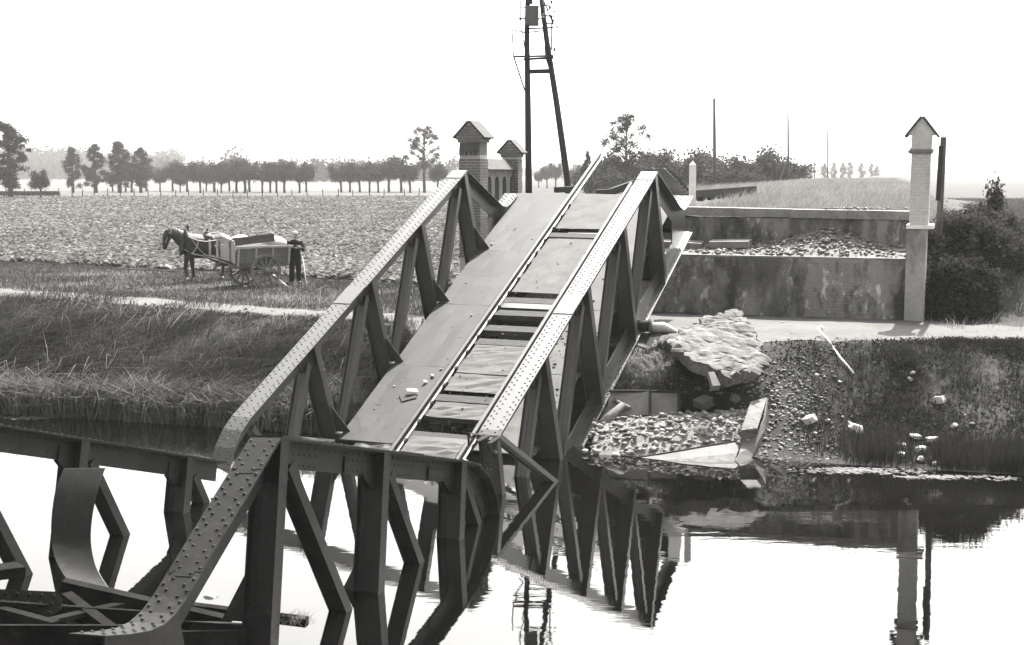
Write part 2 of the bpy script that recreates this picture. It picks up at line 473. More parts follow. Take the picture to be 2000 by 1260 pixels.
# beet field, meadow beyond the fence
FIELD_FAR = 205.0
def ff(t):
    x = -75 + 93 * t; y = float(np.interp(x, [-75, -19, -12, -7, -2, 4, 18], [66, 55, 50.5, 47, 43, 44, 46]))
    return (x, y)
def fb(t): return ((-75 + 93 * t) * 1.0 - 10 * (1 - t), FIELD_FAR)
strip('field', m_field, ff, fb, lift=0.03, n=60, m=24, edge=0.0)
def mf(t): return (-400 + 395 * t, FIELD_FAR + 1.5)
def mb(t): return (-700 + 690 * t, 640)
strip('meadow', m_meadow, mf, mb, lift=0.05, n=40, m=12, edge=0.0)

def rf(t): return (18.5 + 45 * t, 44 - 4 * t)
def rb(t): return (425 + 900 * t, 1500)
strip('right_field', m_ground, rf, rb, lift=0.08, n=30, m=30, edge=0.0)
# far hazy air
hz = MB().box(-5200, 5200, -5200, 5400, -2.4, 46).mesh('haze', None)
hm = bpy.data.materials.new('thin_haze'); hm.use_nodes = True
hm.node_tree.nodes.clear()
_o = hm.node_tree.nodes.new('ShaderNodeOutputMaterial'); _v = hm.node_tree.nodes.new('ShaderNodeVolumePrincipled')
_v.inputs['Color'].default_value = (0.97, 0.965, 0.95, 1); _v.inputs['Density'].default_value = 0.00022; _v.inputs['Anisotropy'].default_value = 0.0
hm.node_tree.links.new(_v.outputs[0], _o.inputs['Volume'])
hz.materials.append(hm)
tag(link('haze', hz), kind='stuff')

# ------------------------------------------------------------------ the fallen truss bridge
P = 2.72           # panel length
TW = 4.74          # distance between the two trusses
TH = 2.83          # truss depth
CW = 0.40          # chord width

def sweep(mb, path, v0, v1, n0, n1):
    """rectangle v0..v1 across, n0..n1 along the path normal, swept along path of (u, w)"""
    pts = [Vector((a, b)) for a, b in path]; base = len(mb.v)
    for i, p in enumerate(pts):
        t = (pts[min(i + 1, len(pts) - 1)] - pts[max(i - 1, 0)]).normalized()
        n = Vector((-t.y, t.x))
        if n.y < 0: n = -n
        for v, k in ((v0, n0), (v1, n0), (v1, n1), (v0, n1)):
            q = p + n * k
            mb.v.append((v, q.x, q.y))
    for i in range(len(pts) - 1):
        for k in range(4):
            a = base + i * 4 + k; b = base + i * 4 + (k + 1) % 4
            mb.f.append((a, b, b + 4, a + 4))
    e = base + (len(pts) - 1) * 4
    mb.f.append((base, base + 3, base + 2, base + 1)); mb.f.append((e, e + 1, e + 2, e + 3))

def rivet_dome(mb, p, n, r=0.021, h=0.015):
    n = Vector(n).normalized(); p = Vector(p)
    a = n.orthogonal().normalized(); b = n.cross(a)
    vs_ = [p + (a * math.cos(k * math.pi / 3) + b * math.sin(k * math.pi / 3)) * r for k in range(6)]
    vs_ += [p + n * h * 0.75 + (a * math.cos(k * math.pi / 3) + b * math.sin(k * math.pi / 3)) * r * 0.62 for k in range(6)]
    vs_.append(p + n * h)
    fs = [(k, (k + 1) % 6, 6 + (k + 1) % 6, 6 + k) for k in range(6)] + [(6 + k, 6 + (k + 1) % 6, 12) for k in range(6)]
    mb.add(vs_, fs)

def path_rivets(mb, path, vc, rows, pitch, n_off, side=1, start=0.06):
    pts = [Vector((a, b)) for a, b in path]
    seg = [(pts[i + 1] - pts[i]).length for i in range(len(pts) - 1)]; tot = sum(seg)
    for ri, rv in enumerate(rows):
        s = start + (pitch / 2 if ri % 2 else 0)
        while s < tot - 0.04:
            q = s; i = 0
            while i < len(seg) - 1 and q > seg[i]: q -= seg[i]; i += 1
            t = (pts[i + 1] - pts[i]).normalized(); n = Vector((-t.y, t.x))
            if n.y < 0: n = -n
            p = pts[i] + t * q + n * n_off
            rivet_dome(mb, (vc + rv, p.x, p.y), (0, n.x * side, n.y * side))
            s += pitch

def ibeam(mb, p0, p1, span, flange, axis_v=True, tw=0.014, tf=0.014, up=None):
    """riveted I member between p0 and p1 (v,u,w); web spans across the bridge, flanges lie in the truss plane"""
    p0 = Vector(p0); p1 = Vector(p1); t = (p1 - p0).normalized()
    vv = Vector((1, 0, 0)); nn = t.cross(vv).normalized()
    def plate(c, a, b):   # a across v, b along nn
        q = []
        for p in (p0, p1):
            for i, j in ((-1,-1),(1,-1),(1,1),(-1,1)):
                q.append(p + vv * (c[0] + i * a / 2) + nn * (c[1] + j * b / 2))
        mb.add(q, [(3,2,1,0),(4,5,6,7),(0,1,5,4),(1,2,6,5),(2,3,7,6),(3,0,4,7)])
    plate((0, 0), span - 2 * tf, tw)
    for s in (-1, 1):
        plate((s * (span / 2 - tf / 2), 0), tf, flange)
    for s in (-1, 1):                       # angle legs along the web edges
        for k in (-1, 1):
            plate((s * (span / 2 - tf - 0.045), k * (tw / 2 + 0.006)), 0.085, 0.012)

def truss(root, side, sg, nodes, chord_path, mat, bottom_t, end_post=True, left=True, bot=True):
    """one truss. side: v of the chord's right edge; sg: direction of u towards the broken end; nodes: list of t"""
    vc = side - CW / 2
    U = lambda t: sg * t
    path = [(U(t), w) for t, w in chord_path]
    ch = MB()
    sweep(ch, path, vc - CW / 2, vc + CW / 2, -0.016, 0.0)
    sweep(ch, path, vc - CW / 2 + 0.008, vc + CW / 2 - 0.008, -0.0325, -0.0163)
    sweep(ch, path, vc - 0.011, vc + 0.011, -0.34, -0.0328)
    for s in (-1, 1):
        sweep(ch, path, vc + s * 0.0115, vc + s * 0.115, -0.047, -0.0328)
        sweep(ch, path, vc + s * 0.0115, vc + s * 0.025, -0.12, -0.0473)
    c = ch.build('top_chord', mat, root)
    for t in (nodes[0] + 0.0, nodes[-1] - 1.9):
        cp = MB(); pth = [(U(max(0, t - 0.28)), 0), (U(t + 0.45), 0)]
        sweep(cp, pth, vc - CW / 2 + 0.004, vc + CW / 2 - 0.004, 0.0005, 0.014)
        cp.build('cover_plate', mat, c)
    rv = MB()
    path_rivets(rv, path, vc, (-0.155, -0.085, 0.085, 0.155), 0.155, 0.0)
    for s in (-1, 1):                                                    # along the web just below the plate
        t = 0.1
        while t < chord_path[-2][0] - 0.1:
            rivet_dome(rv, (vc + s * 0.026, U(t), -0.08), (s, 0, 0), 0.016, 0.012); t += 0.17
    tag(rv.build('rivet', m_rivet if sg < 0 else mat, c), kind='stuff')
    # end post with the plate that curls out flat at its foot
    if end_post:
        ep = [(U(-0.02), -0.012), (U(-1.72), -1.70), (U(-1.90), -1.84), (U(-2.08), -1.93), (U(-2.30), -1.975), (U(-2.62), -1.985), (U(-3.0), -1.975)]
        e = MB()
        sweep(e, ep, vc - CW / 2, vc + CW / 2, -0.016, 0.0)
        sweep(e, ep[:4], vc - 0.012, vc + 0.012, -0.36, -0.0165)
        for s in (-1, 1):
            sweep(e, ep[:4], vc + s * 0.0125, vc + s * 0.115, -0.032, -0.0165)
        # deep end plate tying the foot to the bottom chord
        poly = [(U(-1.6), -1.75), (U(-2.05), -2.0), (U(-2.75), -2.02), (U(-2.75), -2.81), (U(-1.55), -2.81), (U(-1.3), -2.5)]
        e.prism(poly, 0, vc - 0.014, vc + 0.014)
        o = e.build('end_post', mat, root)
        for s0, s1 in ((0.03, 0.52), (1.50, 2.05)):          # octagonal cover plates
            p_ = MB(); q0, q1 = Vector(ep[0]), Vector(ep[1]); tt = (q1 - q0).normalized()
            f_ = lambda s: tuple(q0 + tt * s)
            sweep(p_, [f_(s0), f_(s1)], vc - CW / 2 + 0.006, vc + CW / 2 - 0.006, 0.0004, 0.0065)
            sweep(p_, [f_(s1), f_(s1 + 0.07)], vc - CW / 2 + 0.09, vc + CW / 2 - 0.09, 0.0004, 0.0065)
            p_.build('cover_plate', mat, o)
        r2 = MB(); path_rivets(r2, ep, vc, (-0.155, -0.085, 0.085, 0.155), 0.155, 0.006)
        tag(r2.build('rivet', m_rivet if sg < 0 else mat, o), kind='stuff')
    # posts
    for i, t in enumerate(nodes):
        m = MB(); ibeam(m, (vc, U(t + 0.10), -0.034), (vc, U(t + 0.10), -TH + 0.02), CW - 0.03, 0.19)
        o = m.build('post', mat, root)
        r3 = MB()
        for q in range(4):
            for k in (-0.09, -0.03, 0.03, 0.09):
                for w0 in (-1.55, -0.5):
                    rivet_dome(r3, (vc + k, U(t + 0.10) - 0.0075 if sg < 0 else U(t + 0.10) - 0.0075, w0 - q * 0.09), (0, -1, 0), 0.017, 0.012)
        for w_ in np.arange(-2.6, -0.4, 0.13):
            rivet_dome(r3, (vc + CW / 2 - 0.014, U(t + 0.10) + 0.05, w_), (1, 0, 0), 0.015, 0.010)
            rivet_dome(r3, (vc - 0.14, U(t + 0.10) - 0.0195, w_), (0, -1, 0), 0.015, 0.010)
            rivet_dome(r3, (vc + 0.14, U(t + 0.10) - 0.0195, w_), (0, -1, 0), 0.015, 0.010)
        tag(r3.build('rivet', mat, o), kind='stuff')
        # node gusset under the chord
        g = MB()
        for s in (-1, 1):
            ta = t - 0.28 if t > 0 else t - 0.04
            g.prism([(U(ta), -0.13 if t > 0 else -0.17), (U(t + 0.62), -0.13), (U(t + 0.62), -0.38), (U(t + 0.42), -0.52), (U(t - 0.02), -0.52), (U(ta), -0.36)], 0,
                    vc + s * 0.0265, vc + s * 0.0385)
        g.build('gusset', mat, root)
        # diagonal towards the break
        tb = t + P
        if tb <= bottom_t + 1.0:
            m = MB(); ibeam(m, (vc, U(t + 0.38), -0.30), (vc, U(tb - 0.10), -TH + 0.22), 0.24, 0.15, tw=0.012, tf=0.012)
            m.build('diagonal', mat, root)
    if bot:
        t0 = -2.62; b = MB(); pth = [(U(t0), -TH), (U(bottom_t), -TH)]
        sweep(b, pth, vc - CW / 2, vc + CW / 2, 0.0, 0.016)
        sweep(b, pth, vc - 0.011, vc + 0.011, 0.0165, 0.36)
        for s in (-1, 1):
            sweep(b, pth, vc + s * 0.0115, vc + s * 0.115, 0.0165, 0.032)
        o = b.build('bottom_chord', mat, root)
        r4 = MB()
        for v in (-0.155, -0.085, 0.085, 0.155):
            t = t0 + 0.05
            while t < bottom_t:
                rivet_dome(r4, (vc + v, U(t), -TH + (0.017 if abs(v) > 0.12 else 0.033)), (0, 0, 1), 0.018, 0.013); t += 0.15
        tag(r4.build('rivet', mat, o), kind='stuff')
    # knee brackets on the inside of the posts
    for t in nodes:
        k = MB()
        vi = vc + CW / 2 - 0.014 if left else vc - CW / 2 + 0.014
        d = 1 if left else -1
        k.prism([(vi, -1.45), (vi + d * 0.30, -2.03), (vi + d * 0.30, -2.06), (vi, -2.06)], 1, U(t + 0.10) - 0.007, U(t + 0.10) + 0.007)
        k.build('knee_bracket', mat, root)

def rail_mesh(mb, v, u0, u1, w, bend=None):
    """flat-bottom rail profile extruded along u"""
    prof = [(-0.065, 0), (0.065, 0), (0.065, 0.012), (0.012, 0.03), (0.010, 0.10), (0.035, 0.115), (0.035, 0.145), (-0.035, 0.145), (-0.035, 0.115), (-0.010, 0.10), (-0.012, 0.03), (-0.065, 0.012)]
    n = len(prof); N = 14; base = len(mb.v)
    for i in range(N + 1):
        u = u0 + (u1 - u0) * i / N; dz = bend(u) if bend else 0
        for a, b in prof: mb.v.append((v + a, u, w + b + dz))
    for i in range(N):
        for k in range(n):
            a = base + i * n + k; b = base + i * n + (k + 1) % n
            mb.f.append((a, b, b + n, a + n))
    mb.f.append(tuple(base + k for k in range(n))[::-1]); mb.f.append(tuple(base + N * n + k for k in range(n)))

MF = Matrix(((0.9347315777, 0.3280059038, -0.1367077345, -1.0755884), (-0.3552745424, 0.8544341019, -0.3791073265, 33.6539523),
             (-0.0075416909, 0.4029323673, 0.9151986835, 5.4568273), (0, 0, 0, 1)))
base_l = Vector((TW / 2 - 0.2, 2.4, -TH))
far = empty('fallen_bridge_span', matrix=MF @ Matrix.Translation(base_l),
            label='steel railway truss span sloping from the far abutment down into the canal', cat='bridge')
INV = Matrix.Translation(-base_l)
_before = set(bpy.data.objects)
truss(far, 0.0, -1, [0, P, 2 * P, 3 * P], [(0, 0), (5, 0), (10.9, 0), (11.25, -0.05), (11.6, -0.19), (11.9, -0.42)], m_steel, 10.2, left=True)
truss(far, TW, -1, [0, P, 2 * P, 3 * P], [(0, 0), (5, 0), (10.7, 0), (10.95, -0.03)], m_steel, 10.2, left=False)
DW = -2.05
# floor beams, stringers
for t in (-2.6, 0, P, 2 * P, 3 * P):
    m = MB(); u = -t - 0.10
    v0, v1 = (-0.015 if t >= 0 else -0.1), TW - CW + 0.015
    m.box(v0, v1, u - 0.007, u + 0.007, -2.72, -2.10); m.box(v0, v1, u - 0.11, u + 0.11, -2.10, -2.085); m.box(v0, v1, u - 0.11, u + 0.11, -2.74, -2.72)
    m.build('floor_beam', m_steel, far)
for v in (1.49, 2.92):
    m = MB(); m.box(v - 0.007, v + 0.007, -9.6, 3.0, -2.62, -2.30); m.box(v - 0.1, v + 0.1, -9.6, 3.0, -2.30, -2.285); m.box(v - 0.1, v + 0.1, -9.6, 3.0, -2.64, -2.62)
    m.build('stringer', m_rust, far)
# walkway sheets (left), seams over the floor beams
rr = random.Random(3)
def sheet(v0, v1, u0, u1, w, name, mat, warp=0.012, tilt=0.0, skew=0.0, seed=0, nx_=5, ny_=6, th=0.008):
    q = random.Random(seed); m = MB(); top = []; 
    h = [[q.uniform(-1, 1) * warp for _ in range(nx_ + 1)] for _ in range(ny_ + 1)]
    for j in range(ny_ + 1):
        for i in range(nx_ + 1):
            a = i / nx_; b = j / ny_
            edge = 1.0 if 0 < i < nx_ and 0 < j < ny_ else 0.5
            top.append((v0 + (v1 - v0) * a + skew * b, u0 + (u1 - u0) * b, w + h[j][i] * edge + tilt * b))
    n = len(top); vs_ = top + [(x, y, z - th) for x, y, z in top]; fs = []
    W_ = nx_ + 1
    for j in range(ny_):
        for i in range(nx_):
            k = j * W_ + i
            fs.append((k, k + 1, k + W_ + 1, k + W_)); fs.append((n + k, n + k + W_, n + k + W_ + 1, n + k + 1))
    rim = [i for i in range(W_)] + [j * W_ + nx_ for j in range(1, ny_ + 1)] + [ny_ * W_ + i for i in range(nx_ - 1, -1, -1)] + [j * W_ for j in range(ny_ - 1, 0, -1)]
    for k in range(len(rim)):
        a, b = rim[k], rim[(k + 1) % len(rim)]
        fs.append((a, n + a, n + b, b))
    m.add(vs_, fs)
    return m.build(name, mat, far)
us = [3.2, -0.22, -2.95, -5.68, -8.55]
for i in range(4):
    sheet(0.0 + 0.05 * i, 1.40, us[i + 1] + 0.008, us[i] - 0.008, DW + 0.004 * i, 'walkway_sheet', m_deck, seed=i + 1, skew=-0.05)
sheet(0.55, 1.38, -9.15, -8.50, DW - 0.05, 'walkway_sheet', m_deck, warp=0.04, tilt=0.05, seed=12)
for i in range(4):
    sheet(3.02, TW - CW - 0.02, us[i + 1] + 0.008, us[i] - 0.008, DW + 0.003 * i, 'walkway_sheet', m_bed, seed=i + 20)
# sheets and sleepers between the rails
for u0, u1, w, wp in ((1.12, 3.2, DW, 0.012), (-2.25, 0.55, DW - 0.004, 0.016), (-5.05, -4.62, DW - 0.02, 0.01), (-5.82, -5.08, DW, 0.015), (-6.52, -5.84, DW - 0.01, 0.02), (-7.5, -6.95, DW - 0.012, 0.018), (-9.0, -8.38, DW + 0.02, 0.03)):
    sheet(1.63, 2.80, u0, u1, w, 'track_sheet', m_bed, warp=wp, seed=int(u0 * 10) + 200)
slm = MB().box(-1.25, 1.25, -0.12, 0.12, -0.14, 0.0).mesh('sleeper', m_wood)
for u in (2.2, 0.83, -0.55, -1.4, -2.55, -3.15, -3.85, -4.45, -5.3, -6.05, -6.75, -7.3, -8.1, -8.8):
    link('sleeper', slm, far, (2.205 + rr.uniform(-0.02, 0.02), u, -2.09 + rr.uniform(-0.01, 0.006)), (0, 0, rr.uniform(-0.01, 0.01)), (0.62, 1, 1))
m = MB(); rail_mesh(m, 1.49, -9.35, 5.75, -2.075); m.build('rail', m_rail, far)
m = MB(); rail_mesh(m, 2.92, -9.3, 3.7, -2.075); m.build('rail', m_rail, far)
m = MB(); m.box(1.385, 1.40, -9.2, 1.5, -2.16, -2.0); m.build('guard_angle', m_rust, far)
fx = MB()
for u in np.arange(-8.4, 3.0, 0.68):
    for v in (1.49, 2.92):
        for s in (-1, 1): fx.box(v + s * 0.062, v + s * 0.11, u - 0.05, u + 0.05, -2.075, -2.02)
tag(fx.build('rail_clip', m_rust, far), kind='stuff')
# torn floor sheet and brace at the broken left end, torn metal at the right end
m = MB(); m.add([(-0.9, -10.4, -2.1), (0.9, -10.2, -2.05), (0.75, -9.0, -1.95), (-0.75, -8.9, -1.75), (-0.9, -10.4, -2.115), (0.9, -10.2, -2.065), (0.75, -9.0, -1.965), (-0.75, -8.9, -1.765)],
              [(0,1,2,3),(7,6,5,4),(0,4,5,1),(1,5,6,2),(2,6,7,3),(3,7,4,0)])
m.build('torn_floor_sheet', m_deck, far)
m = MB(); m.box(-0.72, 0.28, -8.86, -8.845, -2.35, -1.85); m.box(-0.72, 0.28, -8.93, -8.845, -1.85, -1.84)
m.build('broken_floor_beam', m_steel, far)
m = MB(); m.bar((-0.2, -10.75, -0.33), (-0.1, -10.2, -1.9), 0.16, 0.12, up=(0, 1, 0))
m.build('broken_diagonal', m_steel, far)
q = random.Random(5); m = MB()
for i in range(7):
    a = Vector((TW - 0.42 + 0.07 * i, -10.85, -0.01)); b = a + Vector((q.uniform(-0.12, 0.05), -q.uniform(0.08, 0.3), q.uniform(-0.22, 0.16))); c_ = b + Vector((q.uniform(-0.15, 0.1), -q.uniform(0, 0.15), q.uniform(-0.2, 0.1)))
    m.tube([a, b, c_], [(0.045, 0.01), (0.04, 0.012), (0.012, 0.008)], n=6)
m.build('torn_edge', m_rust, far)
m = MB(); ibeam(m, (TW - 0.15, -10.7, -0.12), (TW + 0.72, -9.5, -2.35), 0.20, 0.09)
m.build('dangling_brace', m_steel, far)
m = MB(); ibeam(m, (TW - 0.2, -10.86, -0.10), (TW - 0.15, -11.2, -1.6), 0.34, 0.16)
m.build('bent_post', m_steel, far)
for o in set(bpy.data.objects) - _before:
    if o.parent == far: o.matrix_parent_inverse = INV

# the near half of the bridge, lying with its deck under water
MN = Matrix(((0.9399881121, 0.3397621426, 0.0313693423, -2.57449272), (-0.3368914922, 0.9095921307, 0.2432000788, 15.26704849),
             (0.0540968729, -0.2391732474, 0.9694687649, 2.45976264), (0, 0, 0, 1)))
bl2 = Vector((-TW / 2, -2.0, -TH))
near = empty('near_bridge_span', matrix=MN @ Matrix.Translation(bl2),
             label='near half of the steel truss bridge lying half sunk in the canal', cat='bridge')
INV2 = Matrix.Translation(-bl2)
_before = set(bpy.data.objects)
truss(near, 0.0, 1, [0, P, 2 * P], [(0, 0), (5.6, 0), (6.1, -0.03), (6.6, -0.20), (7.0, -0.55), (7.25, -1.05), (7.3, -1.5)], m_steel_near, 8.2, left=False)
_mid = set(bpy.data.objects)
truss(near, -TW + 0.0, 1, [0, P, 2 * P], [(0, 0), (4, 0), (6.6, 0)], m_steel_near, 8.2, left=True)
_left = set(bpy.data.objects) - _mid
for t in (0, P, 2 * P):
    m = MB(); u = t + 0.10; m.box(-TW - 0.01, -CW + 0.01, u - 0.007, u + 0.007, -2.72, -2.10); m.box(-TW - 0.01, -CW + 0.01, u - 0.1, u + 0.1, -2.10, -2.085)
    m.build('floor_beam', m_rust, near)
# the left truss of this half has settled a little steeper
TILT = Matrix.Translation((0, 2 * P, 0)) @ Matrix.Rotation(-0.04, 4, 'X') @ Matrix.Translation((0, -2 * P, 0))
# splice plates on the web of the right-hand chord
for t in (0.35, 1.9, 3.15, 4.55):
    rv = MB(); g = MB(); g.box(-CW / 2 + 0.026, -CW / 2 + 0.036, t, t + 0.85, -0.33, -0.13)
    for k in range(6):
        for w in (-0.165, -0.295): rivet_dome(rv, (-CW / 2 + 0.0365, t + 0.08 + k * 0.135, w), (1, 0, 0), 0.016, 0.012)
    o = g.build('splice_plate', m_steel_near, near); tag(rv.build('rivet', m_steel_near, o), kind='stuff')
for o in set(bpy.data.objects) - _before:
    if o.parent == near: o.matrix_parent_inverse = INV2 @ (TILT if o in _left else Matrix.Identity(4))


# bent cover plate standing out of the water beside the near span
ctr = [at(165, 915, d=18.0), at(150, 955, d=17.75), at(140, 1010, d=17.5), at(139, 1060, d=17.3), at(150, 1105, d=17.0), at(180, 1150, d=16.6), at(235, 1200, d=16.1)]
wid = [(46, -3), (47, -2), (45, 0), (44, 2), (46, 6), (50, 10), (52, 16)]
def spline(pts, k):
    out = []; n_ = len(pts)
    for i in range(n_ - 1):
        p0, p1, p2, p3 = pts[max(0, i - 1)], pts[i], pts[i + 1], pts[min(n_ - 1, i + 2)]
        for j in range(k):
            t = j / k; out.append(0.5 * ((2 * p1) + (p2 - p0) * t + (2 * p0 - 5 * p1 + 4 * p2 - p3) * t * t + (3 * p1 - p0 - 3 * p2 + p3) * t ** 3))
    return out + [pts[-1]]
el_ = []; er_ = []
for c_, (hw, dy) in zip(ctr, wid):
    k = hw / FPX * c_.y; a = Vector((k * 0.97, -k * 0.25, -dy / FPX * c_.y)); el_.append(c_ - a); er_.append(c_ + a)
el_ = spline(el_, 16); er_ = spline(er_, 16); n = len(el_); nn = Vector((0.1, 0.9, 0.2)) * 0.014
m = MB(); vs_ = [q for a, b in zip(el_, er_) for q in (a, b, b + nn, a + nn)]; fs = []
for i in range(n - 1):
    for k in range(4):
        a = i * 4 + k; b = i * 4 + (k + 1) % 4; fs.append((a, b, b + 4, a + 4))
fs += [(0, 3, 2, 1), (4 * n - 4, 4 * n - 3, 4 * n - 2, 4 * n - 1)]
m.add(vs_, fs)
bp_ = m.build('bent_plate', m_steel_near)
tag(bp_, 'curled steel plate standing upright out of the water at the left edge', 'steel plate')

# dark wreckage low in the left corner
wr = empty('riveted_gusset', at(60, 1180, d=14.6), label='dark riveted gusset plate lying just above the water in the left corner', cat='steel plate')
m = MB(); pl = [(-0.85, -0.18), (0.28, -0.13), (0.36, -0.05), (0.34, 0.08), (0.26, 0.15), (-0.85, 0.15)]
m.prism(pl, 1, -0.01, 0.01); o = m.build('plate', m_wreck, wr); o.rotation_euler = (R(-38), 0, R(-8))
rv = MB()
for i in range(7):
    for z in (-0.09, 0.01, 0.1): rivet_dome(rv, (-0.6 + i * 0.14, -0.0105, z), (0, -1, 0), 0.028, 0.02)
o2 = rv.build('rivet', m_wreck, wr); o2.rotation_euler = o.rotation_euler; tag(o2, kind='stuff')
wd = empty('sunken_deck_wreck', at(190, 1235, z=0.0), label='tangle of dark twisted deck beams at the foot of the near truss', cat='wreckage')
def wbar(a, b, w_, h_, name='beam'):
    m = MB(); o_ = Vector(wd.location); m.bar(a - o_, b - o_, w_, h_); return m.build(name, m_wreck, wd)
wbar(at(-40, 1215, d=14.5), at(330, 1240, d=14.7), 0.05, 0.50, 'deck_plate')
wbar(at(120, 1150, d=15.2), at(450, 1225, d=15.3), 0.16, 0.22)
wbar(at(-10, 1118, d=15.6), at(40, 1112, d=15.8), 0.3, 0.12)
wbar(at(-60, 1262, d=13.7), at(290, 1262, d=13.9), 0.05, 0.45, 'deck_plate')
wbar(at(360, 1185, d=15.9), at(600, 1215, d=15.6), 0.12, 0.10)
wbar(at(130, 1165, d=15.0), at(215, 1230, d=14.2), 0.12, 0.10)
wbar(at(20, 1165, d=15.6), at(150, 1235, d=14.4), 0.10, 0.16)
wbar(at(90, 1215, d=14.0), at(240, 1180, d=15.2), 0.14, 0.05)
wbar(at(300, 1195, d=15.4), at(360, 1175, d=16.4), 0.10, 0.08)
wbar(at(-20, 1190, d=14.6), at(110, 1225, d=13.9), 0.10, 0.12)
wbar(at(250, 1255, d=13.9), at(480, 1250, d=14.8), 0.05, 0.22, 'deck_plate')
# snagged weed and a stone on the wreck

# ------------------------------------------------------------------ brickwork
BL, BH, BJ = 0.22, 0.065, 0.012
def brick_mesh(mat, name='brick'):
    m = MB(); b = 0.006      # box with a small chamfer on the outer face, length 1, outer face at y = 0
    m.add([(-.5, 0.04, -.5), (.5, 0.04, -.5), (.5, 0.04, .5), (-.5, 0.04, .5), (-.5, b, -.5), (.5, b, -.5), (.5, b, .5), (-.5, b, .5),
           (-.47, 0, -.44), (.47, 0, -.44), (.47, 0, .44), (-.47, 0, .44)],
          [(0,3,2,1),(0,1,5,4),(1,2,6,5),(2,3,7,6),(3,0,4,7),(4,5,9,8),(5,6,10,9),(6,7,11,10),(7,4,8,11),(8,9,10,11)])
    return m.mesh(name, mat)

def brickwork(parent, org, ax, out, length, z0, z1, mat, rnd, limit=300, prefer=None, skip=None):
    """courses of bricks over a face. org: local corner, ax: unit vector along the face, out: outward normal (local);
    the `limit` best by prefer() are bricks of their own, the rest one joined part"""
    me_ = brick_mesh(mat); ax = Vector(ax); out = Vector(out); org = Vector(org)
    rot = Matrix((ax, -out, Vector((0, 0, 1)))).transposed()
    items = []
    z = z0; c = 0
    while z + BH < z1 + 0.01:
        x = -(BL + BJ) / 2 * (c % 2)
        while x < length - 0.03:
            a, b = max(x, 0.0), min(x + BL, length)
            if b - a > 0.03:
                mid = (a + b) / 2
                if not (skip and skip(mid, z + BH / 2)):
                    items.append((mid, z + BH / 2, b - a))
            x += BL + BJ
        z += BH + BJ; c += 1
    if prefer: items.sort(key=lambda i: -prefer(*i[:2]))
    for mid, zc, ln in items[:limit]:
        o = link('brick', me_, parent)
        p = org + ax * mid + Vector((0, 0, zc)) + out * rnd.uniform(-0.003, 0.004)
        o.matrix_local = Matrix.Translation(p) @ rot.to_4x4() @ Matrix.Diagonal((ln, 1, BH, 1))
    rest = items[limit:]
    if rest:
        m = MB()
        src = [v.co.copy() for v in me_.vertices]; fs = [tuple(p.vertices) for p in me_.polygons]
        for mid, zc, ln in rest:
            p = org + ax * mid + Vector((0, 0, zc)) + out * rnd.uniform(-0.003, 0.004)
            mx = Matrix.Translation(p) @ rot.to_4x4() @ Matrix.Diagonal((ln, 1, BH, 1))
            m.add([mx @ v for v in src], fs)
        tag(m.build('brick_courses', mat, parent), kind='stuff')
    return len(items)

rnd = random.Random(11)
AANG = math.atan2(AV[1], AV[0]); ALEN = float(np.linalg.norm(AB1 - AB0))
abut = empty('bridge_abutment', (AB0[0], AB0[1], 0), AANG, label='stained brick abutment wall with a rubble-strewn ledge right of the bridge', cat='wall')
X0 = 4.35; X1 = ALEN - 0.22
m = MB(); m.box(0.35, X1, 0.012, 1.42, 0.6, 3.26); m.build('lower_wall', m_mortA, abut)
brickwork(abut, (X0 - 1.3, 0, 0), (1, 0, 0), (0, -1, 0), X1 - X0 + 1.3, 1.60, 3.22, m_brickA, rnd, 260, prefer=lambda a, z: a + 0.2 * z)
m = MB(); m.box(0.35, X1, -0.012, 0.35, 3.262, 3.305); m.build('ledge_course', m_cope, abut)
m = MB(); m.box(X0 - 0.5, X1, 1.432, 1.95, 3.0, 4.22); m.build('upper_wall', m_mortA, abut)
brickwork(abut, (X0 - 0.5, 1.42, 0), (1, 0, 0), (0, -1, 0), X1 - X0 + 0.5, 3.27, 4.2, m_brickA, rnd, 0)
# coping of long stone blocks, tilted a little after the blast
xx = X0 - 0.5
for L_, dz in ((1.5, 0.10), (1.62, 0.085), (1.35, 0.05), (1.5, 0.02), (1.6, 0.0)):
    L2 = min(L_, X1 - xx)
    if L2 <= 0.1: break
    m = MB(); m.box(0, L2 - 0.015, -0.06, 0.62, 0, 0.22)
    o = m.build('coping_stone', m_cope, abut); o.location = (xx, 1.40, 4.225 + dz * 0.6); o.rotation_euler = (0, R(0.6), 0)
    xx += L2
for xa, L_, ya, rz_, tl_ in ((X0 + 0.55, 1.25, 0.62, 0.03, 0.10), (X0 + 2.0, 1.05, 0.70, -0.05, -0.06)):   # dislodged blocks on the ledge
    m = MB(); m.box(0, L_, 0, 0.42, 0, 0.17); o = m.build('fallen_block', m_cope, abut); o.location = (xa, ya, 3.44); o.rotation_euler = (0.12, tl_ * 0.4, rz_)
m = MB(); m.box(0.3, X0 + 0.2, 0.6, 1.9, 3.27, 3.75); m.build('bridge_seat', m_cope, abut)

